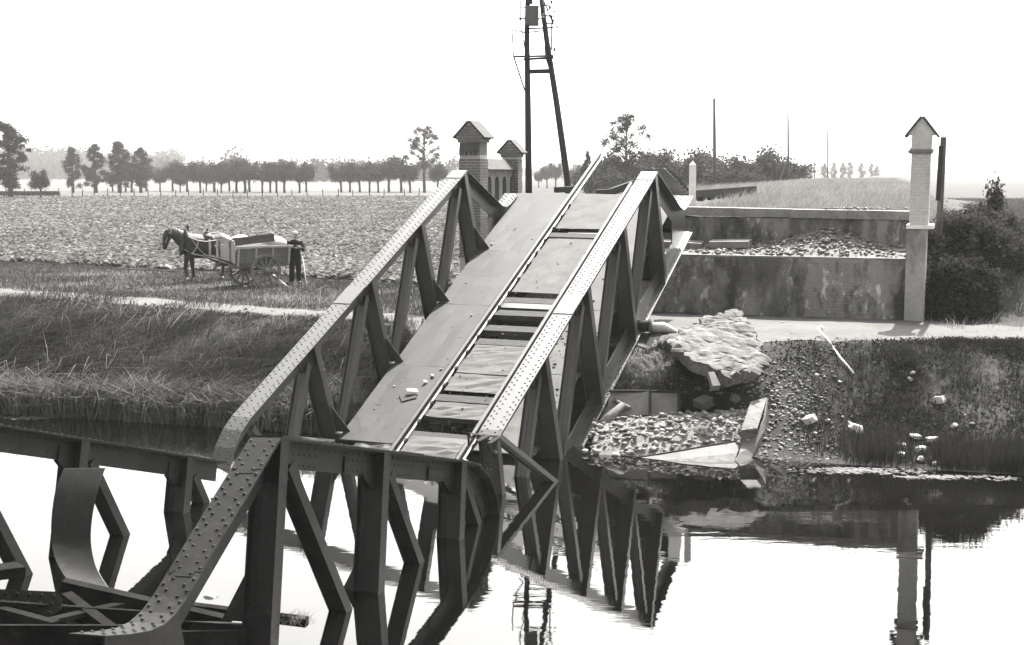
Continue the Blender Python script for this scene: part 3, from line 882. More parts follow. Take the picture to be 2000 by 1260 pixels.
# ------------------------------------------------------------------ gate pillars with gabled caps
def gable_cap(parent, w, d, z0, h, over, mat_b, mat_t, x0=0.0, y0=0.0):
    m = MB(); m.prism([(x0 - w / 2, z0), (x0 + w / 2, z0), (x0, z0 + h)], 1, y0 - d / 2, y0 + d / 2)
    m.build('gable', mat_b, parent)
    for s in (-1, 1):
        a = Vector((x0 + s * (w / 2 + over), 0, z0 - over * h / (w / 2))); b = Vector((x0, 0, z0 + h))
        n = Vector((s * h, 0, w / 2)).normalized() * 0.05
        t = MB(); q = []
        for y in (y0 - d / 2 - 0.05, y0 + d / 2 + 0.05):
            for p in (a, b, b + n, a + n): q.append((p.x, y, p.z + 0.004))
        t.add(q, [(0,1,2,3),(7,6,5,4),(0,4,5,1),(1,5,6,2),(2,6,7,3),(3,7,4,0)])
        t.build('roof_slab', mat_t, parent)

pa = empty('brick_gate_pillar', (AB0[0], AB0[1] + 0.3, 1.5), AANG, label='tall dark brick gate pillar with gabled cap left of the bridge deck', cat='pillar')
z_ = -1.5
w1 = 0.62
m = MB(); m.box(-w1 / 2 + .012, w1 / 2 - .012, -w1 / 2 + .012, w1 / 2 - .012, 0, 5.88 + z_); m.build('core', m_mortar, pa)
brickwork(pa, (-w1 / 2, -w1 / 2, 0), (1, 0, 0), (0, -1, 0), w1, 3.1 + z_, 5.85 + z_, m_brickL, rnd, 140)
brickwork(pa, (w1 / 2, -w1 / 2, 0), (0, 1, 0), (1, 0, 0), w1, 3.1 + z_, 5.85 + z_, m_brickL, rnd, 140)
for i in range(5):                                                       # dentils
    m = MB(); x = -w1 / 2 + 0.06 + i * 0.125; m.box(x - 0.035, x + 0.035, -w1 / 2 - 0.05, -w1 / 2 + 0.005, 5.88 + z_, 5.97 + z_); m.build('dentil', m_brickL, pa)
m = MB(); m.box(-w1 / 2 + 0.02, w1 / 2 - 0.02, -w1 / 2 + 0.02, w1 / 2 - 0.02, 5.88 + z_, 6.22 + z_); m.build('neck', m_brickL, pa)
m = MB(); m.prism([(-w1 / 2 - 0.07, 5.975 + z_), (-w1 / 2 + 0.02, 5.975 + z_), (-w1 / 2 + 0.02, 6.20 + z_), (-w1 / 2 - 0.01, 6.20 + z_)], 0, -w1 / 2 + 0.03, w1 / 2 - 0.03)
m.build('tile_skirt', m_tile, pa)
for k, dz in ((0.03, 6.222), (0.065, 6.30)):
    m = MB(); m.box(-w1 / 2 - k, w1 / 2 + k, -w1 / 2 - k * 0.6, w1 / 2 + k * 0.6, dz + z_, dz + 0.077 + z_); m.build('corbel_course', m_mortar, pa)
    for ax_, o_, out_, ln in (((1, 0, 0), (-w1 / 2 - k, -w1 / 2 - k * 0.6 - 0.012, 0), (0, -1, 0), w1 + 2 * k), ((0, 1, 0), (w1 / 2 + k + 0.012, -w1 / 2, 0), (1, 0, 0), w1)):
        brickwork(pa, o_, ax_, out_, ln, dz + 0.006 + z_, dz + 0.077 + z_, m_brickL, rnd, 10)
gable_cap(pa, w1 + 0.14, w1 + 0.06, 6.378 + z_, 0.40, 0.05, m_mortar, m_tile)
c_ = 0
for z in np.arange(0.004, 0.34, BH + BJ):                               # brick courses of the gable
    hw = (w1 + 0.14) / 2 * (1 - (z + BH) / 0.40) + 0.01
    if hw > 0.05: brickwork(pa, (-hw, -(w1 + 0.06) / 2 - 0.012, 0), (1, 0, 0), (0, -1, 0), 2 * hw, 6.378 + z_ + z, 6.378 + z_ + z + BH, m_brickL, rnd, 10)

p2 = Vector((AB0[0] + RD[0] * 3.75 + 0.05, AB0[1] + RD[1] * 3.75, 0))
pb_ = empty('small_gate_pillar', (p2.x, p2.y, 4.0), R(-15.5), label='smaller brick pillar with gabled cap behind the tall one, by the pole', cat='pillar')
w2 = 0.50; z_ = -4.0
m = MB(); m.box(-w2 / 2 + .012, w2 / 2 - .012, -w2 / 2 + .012, w2 / 2 - .012, 0, 5.86 + z_); m.build('core', m_mortar, pb_)
brickwork(pb_, (-w2 / 2, -w2 / 2, 0), (1, 0, 0), (0, -1, 0), w2, 4.2 + z_, 5.84 + z_, m_brickL, rnd, 140)
brickwork(pb_, (w2 / 2, -w2 / 2, 0), (0, 1, 0), (1, 0, 0), w2, 4.2 + z_, 5.84 + z_, m_brickL, rnd, 140)
for k, dz in ((0.03, 5.862), (0.06, 5.94)):
    m = MB(); m.box(-w2 / 2 - k, w2 / 2 + k, -w2 / 2 - k * 0.6, w2 / 2 + k * 0.6, dz + z_, dz + 0.077 + z_); m.build('corbel_course', m_brickL, pb_)
gable_cap(pb_, w2 + 0.12, w2 + 0.06, 6.018 + z_, 0.33, 0.05, m_mortar, m_tile)
for z in np.arange(0.004, 0.27, BH + BJ):
    hw = (w2 + 0.12) / 2 * (1 - (z + BH) / 0.33) + 0.01
    if hw > 0.05: brickwork(pb_, (-hw, -(w2 + 0.06) / 2 - 0.012, 0), (1, 0, 0), (0, -1, 0), 2 * hw, 6.018 + z_ + z, 6.018 + z_ + z + BH, m_brickL, rnd, 10)

# parapet with four arched niches between them; local x runs from the near pillar to the far one
PL = 3.1
par = empty('parapet_wall', (AB0[0] + RD[0] * 0.38 + 0.08, AB0[1] + RD[1] * 0.38 + 0.25, 3.6), R(90 - 15.5), label='low brick parapet with four arched niches and tiled top between the pillars', cat='wall')
z_ = -3.6
m = MB(); m.box(0, PL, 0.0, 0.16, 0, 5.5 + z_); m.build('back_wall', m_brickL, par)
bw_ = PL / 4
for i in range(5):
    m = MB(); a = i * bw_ - (0.17 if 0 < i < 4 else 0.0); a = max(0, a); b = min(PL, i * bw_ + 0.17)
    m.box(a, b, -0.14, -0.001, 4.2 + z_, 5.13 + z_); m.build('pier', m_brickL, par)
for i in range(4):
    a, b = i * bw_, (i + 1) * bw_; poly = [(a, 5.131 + z_), (a + 0.17, 5.131 + z_)]
    for k in range(1, 8):
        t = math.pi * k / 8; c0 = (a + b) / 2; r_ = (b - a) / 2 - 0.17
        poly.append((c0 - r_ * math.cos(t), 5.131 + z_ + r_ * math.sin(t) * 0.8))
    poly += [(b - 0.17, 5.131 + z_), (b, 5.131 + z_), (b, 5.5 + z_), (a, 5.5 + z_)]
    m = MB(); m.prism(poly, 1, -0.14, -0.001); m.build('arch', m_brickL, par)
m = MB(); m.prism([(-0.24, 5.502 + z_), (0.26, 5.502 + z_), (0.10, 5.80 + z_), (0.0, 5.80 + z_)], 0, 0, PL); m.build('tiled_coping', m_tile, par)

# whitewashed pillar at the right end of the abutment
pw = empty('whitewashed_pillar', (AB1[0] - 0.05, AB1[1] + 0.05, 1.5), AANG, label='pale whitewashed pillar with gabled cap at the right end of the abutment', cat='pillar')
z_ = -1.5
m = MB(); m.box(-0.26, 0.20, -0.24, 0.5, 0, 4.05 + z_); m.build('lower_shaft', m_shaft, pw)
m = MB(); m.box(-0.27, 0.36, -0.32, 0.55, 4.052 + z_, 4.15 + z_); m.build('stone_ledge', m_white, pw)
m = MB(); m.box(-0.195, 0.235, -0.20, 0.30, 4.152 + z_, 5.86 + z_); m.build('upper_shaft', m_brickP, pw)
brickwork(pw, (-0.207, -0.212, 0), (1, 0, 0), (0, -1, 0), 0.454, 4.16 + z_, 5.86 + z_, m_brickP, rnd, 100)
brickwork(pw, (-0.207, -0.20, 0), (0, 1, 0), (-1, 0, 0), 0.5, 4.16 + z_, 5.86 + z_, m_brickP, rnd, 0)
for k, dz, hh in ((0.02, 5.862, 0.05), (0.045, 5.914, 0.06), (0.0, 5.976, 0.34)):
    m = MB(); m.box(-0.21 - k, 0.25 + k, -0.22 - k, 0.31, dz + z_, dz + hh + z_); m.build('moulding', m_brickP if k == 0 else m_cope, pw)
m = MB(); m.prism([(-0.30, 5.90 + z_), (-0.212, 5.86 + z_), (-0.212, 6.02 + z_)], 1, -0.2, 0.25); m.build('side_gablet', m_tile, pw)
gable_cap(pw, 0.64, 0.5, 6.318 + z_, 0.42, 0.05, m_brickP, m_tile, 0.02, 0.04)

# timber prop leaning beside the whitewashed pillar
pr = empty('timber_prop', at(1826, 610, z=1.72), label='long grey timber pole standing against the whitewashed pillar', cat='pole')
o_ = Vector(pr.location); b_ = at(1843, 268, d=33.35)
m = MB(); m.tube([Vector((0, 0, -0.1)), (b_ - o_) * 0.5, b_ - o_], [0.085, 0.08, 0.07], n=10); m.build('pole', m_polef, pr, True)
m = MB(); m.bar(at(1832, 392, d=33.2) - o_, at(1838, 285, d=33.25) - o_, 0.10, 0.04); m.build('board', m_pole, pr)

# ------------------------------------------------------------------ A-frame transformer pole
AD = 46.0
tp = empty('transformer_pole', at(1033, 395, d=AD), label='tall dark A-frame utility pole with platform and transformer box behind the deck', cat='utility pole')
o_ = Vector(tp.location)
def A(x, y, dd=0.0): return at(x, y, d=AD + dd) - o_
def part(name, mat, fn, smooth=False):
    m = MB(); fn(m); return m.build(name, mat, tp, smooth)
part('pole', m_pole, lambda m: m.tube([A(1033, 398), A(1031, 200), A(1029, 60), A(1031, -14)], [0.115, 0.10, 0.085, 0.08], n=10), True)
part('pole', m_pole, lambda m: m.tube([A(1111, 398), A(1108, 350), A(1087, 200), A(1068, 80), A(1056, -14)], [0.115, 0.11, 0.10, 0.09, 0.08], n=10), True)
part('crossbar', m_pole, lambda m: m.bar(A(1033, 140, -0.05), A(1076, 139, -0.05), 0.1, 0.14))
def plat(m):
    for k in (-0.35, -0.12, 0.12, 0.35): m.bar(A(1002, 111, k), A(1081, 109, k), 0.2, 0.05)
part('platform', m_pole, plat)
part('platform_beam', m_pole, lambda m: m.bar(A(1022, 116, -0.3), A(1081, 113, -0.3), 0.08, 0.07))
for a, b, w in (((1000, 58), (1003, 110), 0.04), ((1000, 58), (1030, 65), 0.035), ((1004, 113), (1025, 177), 0.05), ((1015, 37), (1026, 100), 0.035), ((1017, 0), (1017, 40), 0.04), ((1013, 36), (1062, 37), 0.04),
                ((1028, 56), (1081, 54), 0.05), ((1034, 63), (1062, 60), 0.04), ((1078, 30), (1077, 98), 0.045), ((1062, 2), (1081, 48), 0.04), ((1067, 114), (1086, 171), 0.06), ((1064, 90), (1066, 110), 0.04),
                ((1017, 14), (1032, 15), 0.035), ((1055, 28), (1080, 33), 0.04), ((1062, 45), (1082, 47), 0.04), ((1060, 10), (1075, 12), 0.04)):
    part('railing_bar', m_pole, lambda m, a=a, b=b, w=w: m.bar(A(*a, -0.25), A(*b, -0.25), w, w))
def tbox(m):
    a = A(1027, 50, -0.28); m.box(a.x, a.x + 0.42, a.y - 0.2, a.y + 0.2, a.z, a.z + 0.62)
tb = part('transformer_box', m_steel, tbox)
def tdoor(m):
    a = A(1027, 50, -0.28); m.box(a.x + 0.04, a.x + 0.38, a.y - 0.225, a.y - 0.202, a.z + 0.05, a.z + 0.30)
m = MB(); tdoor(m); m.build('door', m_steel, tb)
part('beam_head', m_pole, lambda m: m.bar(A(1026, 3, -0.1), A(1040, 3, -0.1), 0.2, 0.16))
for x, y in ((1077, 3), (1074, 14), (1082, 22), (1076, 31), (1088, 52), (1083, 96), (1070, 18), (1080, 40), (1061, 30)):
    part('insulator', m_white if x % 3 else m_pole, lambda m, x=x, y=y: (m.ball(A(x, y, -0.2), 0.045, 8, 5), m.ball(A(x, y + 3, -0.2), 0.035, 8, 4)), True)

# ------------------------------------------------------------------ line poles along the railway
for i, (x, yt, yb, d, r_, lb) in enumerate(((1396, 192, 352, 112, 0.15, 'tallest bare line pole on the embankment, nearest of the four'), (1540, 218, 350, 138, 0.11, 'second line pole with a slanting stay beside it'),
                                    (1617, 255, 349, 190, 0.10, 'faint distant line pole, rightmost on the embankment'), (1591, 283, 347, 260, 0.10, 'thin faraway line pole, shortest of the row'))):
    b_ = at(x, yb + 6, d=d); t_ = at(x - 1, yt, d=d)
    pe = empty('line_pole', b_, label=lb, cat='pole', group='line poles along the railway')
    m = MB(); m.tube([(0, 0, -0.5), (t_ - b_) * 0.5, t_ - b_], [r_, r_ * 0.85, r_ * 0.7], n=8); m.build('shaft', m_polef, pe, True)
    if i == 1:
        m = MB(); q_ = at(1523, 352, d=d) - b_; m.bar(q_, Vector((0, 0, 2.6)), 0.12, 0.12); m.build('stay', m_polef, pe)

# ------------------------------------------------------------------ wrecked track behind the span
wp = empty('white_marker_post', at(1352, 402, d=38.6), label='white painted post at the corner of the abutment', cat='post')
o_ = Vector(wp.location)
m = MB(); q = 0.085; t_ = (at(1353, 322, d=38.6) - o_).z
m.box(-q, q, -q, q, -0.25, t_); m.add([(-q, -q, t_ + 0.001), (q, -q, t_ + 0.001), (q, q, t_ + 0.001), (-q, q, t_ + 0.001), (0, 0, t_ + 0.12)], [(0, 1, 4), (1, 2, 4), (2, 3, 4), (3, 0, 4)])
m.build('shaft', m_white, wp)
m = MB(); m.box(-0.50, -q - 0.002, -0.1, 0.1, 0.02, 0.16); m.build('foot_board', m_white, wp)

tpn = empty('tilted_track_panel', at(1318, 385, d=44), label='dark panel of track sleepers tipped up behind the right truss', cat='railway track')
o_ = Vector(tpn.location)
for i in range(9):
    k = i / 8
    a = at(1262 + 52 * k, 336 + 44 * k, d=46 - 2.4 * k) - o_; b = at(1308 + 42 * k, 337 + 42 * k, d=44.6 - 2.4 * k) - o_
    m = MB(); m.bar(a, b, 0.20, 0.13, up=(0.5, -0.3, 0.8)); m.build('sleeper', m_wood, tpn)
for s in (0.25, 0.75):
    a = at(1262 + 46 * s, 334 + 2 * s, d=46 - 1.4 * s) - o_ + Vector((0, 0, 0.07)); b = at(1314 + 36 * s, 380 + 0 * s, d=43.6 - 1.4 * s) - o_ + Vector((0, 0, 0.07))
    m = MB(); m.bar(a, b, 0.07, 0.12); m.build('rail', m_rust, tpn)
lt = empty('loose_track', at(1410, 380, d=47), label='length of lifted railway track lying in the dry grass', cat='railway track')
o_ = Vector(lt.location)
for ya, yb in ((384, 372), (378, 367)):
    m = MB(); m.bar(at(1338, ya, d=43) - o_, at(1476, yb, d=52) - o_, 0.08, 0.14); m.build('rail', m_rust, lt)
for i in range(7):
    k = (i + 0.5) / 7; a = at(1338 + 138 * k, 386 - 12 * k, d=43 + 9 * k) - o_; b = at(1338 + 138 * k + 8, 379 - 10 * k, d=44 + 9 * k) - o_
    m = MB(); m.bar(a - Vector((0, 0, .1)), b - Vector((0, 0, .1)), 0.22, 0.12); m.build('sleeper', m_wood, lt)
for nm, lb, a, b, w, h_ in (('timber_baulk', 'short dark timber lying at the head of the deck, left of the raised rail', (1086, 371), (1120, 369), 0.22, 0.16),
                            ('bent_girder', 'dark bent girder lying across the head of the deck by the right truss', (1166, 376), (1238, 359), 0.22, 0.15)):
    pa_ = at(*a, d=39.6); pb2 = at(*b, d=39.9)
    m = MB(); md = (pa_ + pb2) / 2
    if nm == 'bent_girder':
        k = (pa_ + pb2) / 2 + Vector((-0.1, 0, -0.1)); m.bar(pa_ - md, k - md, w, h_); m.bar(k - md, pb2 - md, w, h_ * 1.3)
    else: m.bar(pa_ - md, pb2 - md, w, h_)
    o = m.build(nm, m_wood); o.location = md; tag(o, lb, 'timber' if nm == 'timber_baulk' else 'girder')

# ------------------------------------------------------------------ right bank: wrecked boat, slab, stones
def on_ground_many(xs_, ys_):
    """where the lines of sight through photo pixels meet the terrain"""
    X_ = np.asarray(xs_, float).ravel(); Y_ = np.asarray(ys_, float).ravel()
    rr_ = np.array([tuple(ray(a, b)) for a, b in zip(X_, Y_)])
    k = np.full(len(X_), 14.0); prev = k.copy(); live = np.ones(len(X_), bool)
    for _ in range(420):
        if not live.any(): break
        r_ = rr_[live]; kk = k[live]
        hit = H + r_[:, 2] * kk < gz(r_[:, 0] * kk, r_[:, 1] * kk)
        idx = np.where(live)[0]; go = idx[~hit]
        live[idx[hit]] = False
        prev[go] = k[go]; k[go] += 0.15 + k[go] * 0.005
        live[k > 400] = False
    for _ in range(12):
        mid = (prev + k) / 2; below = H + rr_[:, 2] * mid < gz(rr_[:, 0] * mid, rr_[:, 1] * mid)
        k = np.where(below, mid, k); prev = np.where(below, prev, mid)
    return [Vector((a[0] * b, a[1] * b, H + a[2] * b)) for a, b in zip(rr_, k)]
def on_ground(x, y): return on_ground_many([x], [y])[0]

def rock_mesh(seed, mat, sub=1, flat=1.0, block=False):
    q = random.Random(seed); bm = bmesh.new()
    if block:
        bmesh.ops.create_cube(bm, size=1.6)
        bmesh.ops.subdivide_edges(bm, edges=bm.edges, cuts=1, use_grid_fill=True)
        for v in bm.verts: v.co += Vector((q.uniform(-1, 1), q.uniform(-1, 1), q.uniform(-1, 1))) * 0.16
    else:
        bmesh.ops.create_icosphere(bm, subdivisions=sub, radius=1)
        for v in bm.verts: v.co *= q.uniform(0.68, 1.15)
        for _ in range(3):                       # a few flat broken faces
            n = Vector((q.uniform(-1, 1), q.uniform(-1, 1), q.uniform(-1, 1))).normalized()
            for v in bm.verts:
                d = v.co.dot(n)
                if d > 0.62: v.co -= n * (d - 0.62)
    for v in bm.verts: v.co.z *= flat
    me_ = bpy.data.meshes.new('stone'); bm.to_mesh(me_); bm.free(); me_.materials.append(mat); return me_

def rubble(name, pts, sizes, mat, seed, parent=None, label=None):
    """a scatter of small broken stones joined into one mass"""
    q = np.random.RandomState(seed)
    base = np.array([(1, 0, 0), (-1, 0, 0), (0, 1, 0), (0, -1, 0), (0, 0, 0.75), (0, 0, -0.6), (0.7, 0.6, 0.45), (-0.6, -0.7, 0.4)], float)
    fl = [(4, 0, 6), (4, 6, 2), (6, 0, 2), (4, 2, 1), (4, 1, 7), (4, 7, 3), (7, 1, 3), (4, 3, 0), (5, 2, 0), (5, 1, 2), (5, 3, 1), (5, 0, 3)]
    n = len(pts); b = np.repeat(base[None], n, 0) * (1 + q.uniform(-0.35, 0.35, (n, 8, 3)))
    a = q.rand(n) * 6.28; c, s = np.cos(a), np.sin(a)
    bx = b[..., 0] * c[:, None] - b[..., 1] * s[:, None]; by = b[..., 0] * s[:, None] + b[..., 1] * c[:, None]
    v = np.stack([bx, by, b[..., 2] * q.uniform(0.5, 1.0, (n, 1))], -1) * np.asarray(sizes)[:, None, None] + np.asarray(pts)[:, None, :]
    o = link(name, npmesh(name, v.reshape(-1, 3), 8, mat, fl), parent)
    return tag(o, label, kind='stuff')

# --- wrecked boat
boat = empty('wrecked_boat', at(1380, 905, z=0.0), label='bow of a wrecked steel boat full of rubble at the right water edge', cat='boat')
o_ = Vector(boat.location)
def bp(x, y, d): return at(x, y, d=d) - o_
def shell(name, rows, mat, th=0.03, parent=boat, sub=0):
    m = MB(); w_ = len(rows[0]); vs_ = [p for r_ in rows for p in r_]
    m.add(vs_, [(j * w_ + i, j * w_ + i + 1, (j + 1) * w_ + i + 1, (j + 1) * w_ + i) for j in range(len(rows) - 1) for i in range(w_ - 1)])
    o = m.build(name, mat, parent, smooth=False)
    s = o.modifiers.new('t', 'SOLIDIFY'); s.thickness = th; s.offset = 0
    return o
gun = [bp(1150, 909, 25.9), bp(1219, 899, 25.95), bp(1280, 890, 26.0), bp(1328, 882, 26.0), bp(1390, 871, 26.1), bp(1449, 861, 26.25)]
low = [bp(1150, 921, 25.7), bp(1225, 910, 25.6), bp(1280, 912, 25.5), bp(1332, 914, 25.4), bp(1385, 915, 25.35), bp(1430, 912, 25.5)]
mid = [a * 0.52 + b * 0.48 for a, b in zip(gun, low)]
keel = [v + Vector((0, 0.25, -0.35)) for v in low]
shell('hull_side', [gun, mid], m_hull)
shell('hull_bottom', [mid, low, keel], m_hullw)
bowt = [bp(1449, 861, 26.25), bp(1478, 846, 26.5), bp(1493, 815, 27.0), bp(1498, 779, 27.6)]
bowb = [bp(1430, 912, 25.5), bp(1468, 893, 25.95), bp(1486, 864, 26.5), bp(1492, 842, 27.1)]
shell('bow', [bowt, [a * 0.5 + b * 0.5 + Vector((0.03, 0, 0)) for a, b in zip(bowt, bowb)], bowb, [b + Vector((-0.1, 0.3, -0.4)) for b in bowb]], m_hull)
shell('bow_plate', [[bp(1447, 842, 26.2), bp(1479, 838, 26.3)], [bp(1457, 812, 26.7), bp(1489, 806, 26.8)], [bp(1466, 786, 27.2), bp(1498, 778, 27.5)]], m_hullw, 0.04)
shell('bow_plate', [[bp(1447, 842, 26.2), bp(1479, 838, 26.3)], [bp(1449, 861, 26.25), bp(1479, 848, 26.4)]], m_hull, 0.04)
m = MB(); m.tube(gun + [bowt[1]], 0.035, n=6); m.build('gunwale', m_rust, boat)
for a, b in (((1192, 766), (1270, 765)), ((1271, 765), (1326, 768))):
    shell('far_side_plate', [[bp(a[0], a[1], 28.3), bp(b[0], b[1], 28.1)], [bp(a[0] - 8, 812, 28.0), bp(b[0] - 2, 811, 27.8)]], m_plate, 0.02)
for x in (1270, 1326):
    m = MB(); m.bar(bp(x, 762, 28.0), bp(x - 1, 820, 27.6), 0.06, 0.06); m.build('rib', m_rust, boat)
m = MB(); m.bar(bp(1190, 764, 28.25), bp(1328, 765, 28.05), 0.07, 0.05); m.build('far_rail', m_rust, boat)
# rubble heap inside the boat
m = MB(); g = []; NX, NY = 16, 10
for j in range(NY + 1):
    for i in range(NX + 1):
        a = i / NX; b = j / NY
        near_ = gun[0].lerp(gun[-1], a) + Vector((0, 0.06, -0.02)); far_ = bp(1170, 822, 27.6).lerp(bp(1470, 800, 27.4), a)
        p_ = near_.lerp(far_, b) + Vector((0, 0, 0.10 * math.sin(math.pi * b) + 0.04 * float(wob(a * 20, b * 14, 2, 9))))
        g.append(p_)
m.add(g, [(j * (NX + 1) + i, j * (NX + 1) + i + 1, (j + 1) * (NX + 1) + i + 1, (j + 1) * (NX + 1) + i) for j in range(NY) for i in range(NX)])
tag(m.build('rubble_bed', m_sand), 'bed of crushed rubble filling the wrecked boat', kind='stuff').location = o_
q = np.random.RandomState(31)
pts = []; sz = []
for _ in range(2600):
    i = q.randint(len(g)); p_ = g[i] + o_ + Vector((q.uniform(-.12, .12), q.uniform(-.1, .1), 0.01)); pts.append(tuple(p_)); sz.append(0.007 + 0.085 * q.rand() ** 6)
rubble('boat_rubble', pts, sz, m_rubble, 5, label='small crushed stones lying in the wrecked boat')

# --- broken concrete slab leaning on the bank
P2 = [(1440, 621, 30.2), (1464, 655, 29.5), (1493, 714, 28.25), (1472, 744, 27.65), (1418, 754, 27.5), (1345, 722, 28.1), (1311, 690, 28.8), (1322, 664, 29.3), (1380, 640, 29.8)]
slab = empty('concrete_slab', on_ground(1410, 740), label='big broken triangular slab of pale masonry leaning on the bank', cat='slab')
o_ = Vector(slab.location); bm = bmesh.new()
f = bm.faces.new([bm.verts.new(at(x, y, d=d) - o_) for x, y, d in P2])
bmesh.ops.triangulate(bm, faces=[f]); bmesh.ops.subdivide_edges(bm, edges=bm.edges, cuts=3, use_grid_fill=True); bmesh.ops.subdivide_edges(bm, edges=bm.edges, cuts=2, use_grid_fill=True)
for v in bm.verts:
    k = 0.05 * float(wob(v.co.x * 4.5 + 3, v.co.z * 5.5 + v.co.y * 2, 2, 12)) + 0.045 * float(wob(v.co.x * 17, v.co.z * 19, 2, 12)); v.co += Vector((0.15 * float(wob(v.co.z * 9, v.co.x * 7, 2, 9)), -0.75, 0.65)) * k
me_ = bpy.data.meshes.new('slab_body'); bm.to_mesh(me_); bm.free(); me_.materials.append(m_conc)
o = link('slab_body', me_, slab); s = o.modifiers.new('t', 'SOLIDIFY'); s.thickness = 0.28; s.offset = -1
m = MB(); m.tube([at(1441, 622, d=30.1) - o_, at(1463, 653, d=29.4) - o_, at(1480, 690, d=28.65) - o_, at(1492, 713, d=28.15) - o_], [(0.05, 0.09)] * 4, n=6); m.build('edge_kerb', m_stone, slab)
m = MB(); m.tube([at(1320, 664, d=29.2) - o_, at(1378, 640, d=29.7) - o_, at(1438, 622, d=30.1) - o_], [0.05, 0.06, 0.04], n=6); m.build('edge_kerb', m_stone2, slab)
# second, earthy lump of fill left of it
m = MB(); g = []
hp = on_ground_many([1195 + 150 * i / 18 for j in range(13) for i in range(19)], [672 + 95 * j / 12 for j in range(13) for i in range(19)])
for j in range(13):
    for i in range(19):
        a = i / 18; b = j / 12
        e_ = math.sin(math.pi * a) * math.sin(math.pi * b)
        p_ = hp[j * 19 + i]; g.append(p_ + Vector((0, -0.1, 1)) * (0.20 * e_ ** 0.9 + 0.09 * float(wob(p_.x * 5, p_.y * 5, 2, 10)) * e_ - 0.06))
m.add(g, [(j * 19 + i, j * 19 + i + 1, (j + 1) * 19 + i + 1, (j + 1) * 19 + i) for j in range(12) for i in range(18)])
tag(m.build('earth_heap', m_mud), 'heap of dark earth and turf between bridge and slab', kind='stuff')

# --- single stones
ST = [(1595, 732, 11, 'small white stone on the dark bank below the bent pipe', 0), (1581, 818, 27, 'oblong pale block beside the boat bow', 1), (1670, 834, 40, 'large white angular stone half way up the reedy tuft', 0),
      (1834, 779, 27, 'square white block alone high on the right bank', 1), (1863, 831, 18, 'rounded pale stone near the right edge of the bank', 0), (1797, 876, 28, 'big white lump, largest of the pile by the water', 0),
      (1799, 895, 22, 'white lump just under the largest one by the water', 0), (1760, 867, 20, 'flat pale brick-shaped stone left of the white pile', 1), (1763, 886, 22, 'wedge of pale stone low beside the water', 0),
      (1821, 858, 22, 'elongated pale stone leaning up right of the pile', 1), (1788, 850, 24, 'thin flat slab fragment above the white pile', 1), (1827, 904, 15, 'small round white stone at the water edge', 0),
      (1898, 826, 16, 'dull pale stone in the grass, second from the right', 0), (1981, 883, 18, 'grey stone at the far right water edge', 0), (1782, 727, 14, 'upper one of two pale stones in the middle of the bank', 0),
      (1777, 739, 13, 'lower one of two pale stones in the middle of the bank', 0), (1592, 845, 12, 'small pale stone just right of the boat bow', 0), (1616, 820, 12, 'small pale stone between the block and the white angular stone', 0),
      (1254, 880, 20, 'grey lump on the near edge of the boat rubble, left', 0), (1294, 880, 19, 'pale lump on the near edge of the boat rubble, middle', 0), (1390, 848, 28, 'flat pale slab lying on the boat rubble', 1),
      (1446, 810, 22, 'pale round stone against the bow plate', 0), (1436, 776, 26, 'grey boulder behind the bow plate', 0), (1552, 800, 13, 'small pale stone between the bow and the pale block', 0), (1640, 745, 10, 'tiny pale stone under the end of the bent pipe', 0),
      (1322, 868, 14, 'grey stone on the near edge of the boat rubble, right', 0), (1375, 783, 34, 'dark squared block tipped behind the boat rubble', 2)]
for i, (x, y, w_, lb, kd) in enumerate(ST):
    inb = 1200 < x < 1460 and y < 890 and y > 760
    p_ = on_ground(x, y + w_ * 0.25)
    if inb: p_ = at(x, y + w_ * 0.25, d=26.2 + (885 - y) / 100 * 1.6)
    r_ = w_ / FPX * p_.y * 0.5
    o = link('stone', rock_mesh(50 + i, m_hull if kd == 2 else (m_stone if 'grey' not in lb and 'dull' not in lb else m_stone2), 2, 0.75, block=kd > 0))
    o.location = p_ + Vector((0, 0, r_ * 0.35)); q_ = random.Random(i)
    o.rotation_euler = (q_.uniform(-.4, .4), q_.uniform(-.4, .4), q_.uniform(0, 3)); o.scale = (r_ * 1.05, r_ * 0.9, r_ * (0.45 if 'flat' in lb else 0.85))
    tag(o, lb, 'stone', 'stones on the right bank')
# loose rubble over the bank and the ledge
q = np.random.RandomState(41); pts = []; sz = []
for n_, x0, x1, y0, y1, s0 in ((2200, 1490, 1660, 690, 860, 0.05), (420, 1300, 1500, 700, 770, 0.06), (300, 1560, 1960, 700, 900, 0.035), (260, 1190, 1330, 690, 770, 0.05), (60, 1560, 1720, 665, 690, 0.06), (700, 1440, 1640, 850, 912, 0.05)):
    for _ in range(n_):
        if n_ == 2200:
            x_ = 1545 + q.randn() * 45; y_ = 775 + q.randn() * 45
        else: x_ = q.uniform(x0, x1); y_ = q.uniform(y0, y1)
        pts.append((x_, y_)); sz.append(0.008 + s0 * q.rand() ** 5)
pts = [tuple(p_) for p_ in on_ground_many([a for a, b in pts], [b for a, b in pts])]
rubble('bank_rubble', pts, sz, m_rubble, 6, label='scattered small stones on the right bank')
pts = []; sz = []
for _ in range(2600):
    a = X0 + 0.1 + (X1 - X0 - 0.2) * q.rand(); b = 0.12 + 1.25 * q.rand() ** 0.9
    heap = 0.42 * math.exp(-((a - 9.3) / 1.1) ** 2) * (b / 1.3) + 0.22 * (b / 1.3)
    pts.append(tuple(Vector((AB0[0] + AV[0] * a + AN[0] * b, AB0[1] + AV[1] * a + AN[1] * b, 3.31 + heap)))); sz.append(0.010 + 0.075 * q.rand() ** 5)
rubble('ledge_rubble', pts, sz, m_rubble, 7, label='broken stones lying along the ledge of the abutment')
m = MB(); g = []
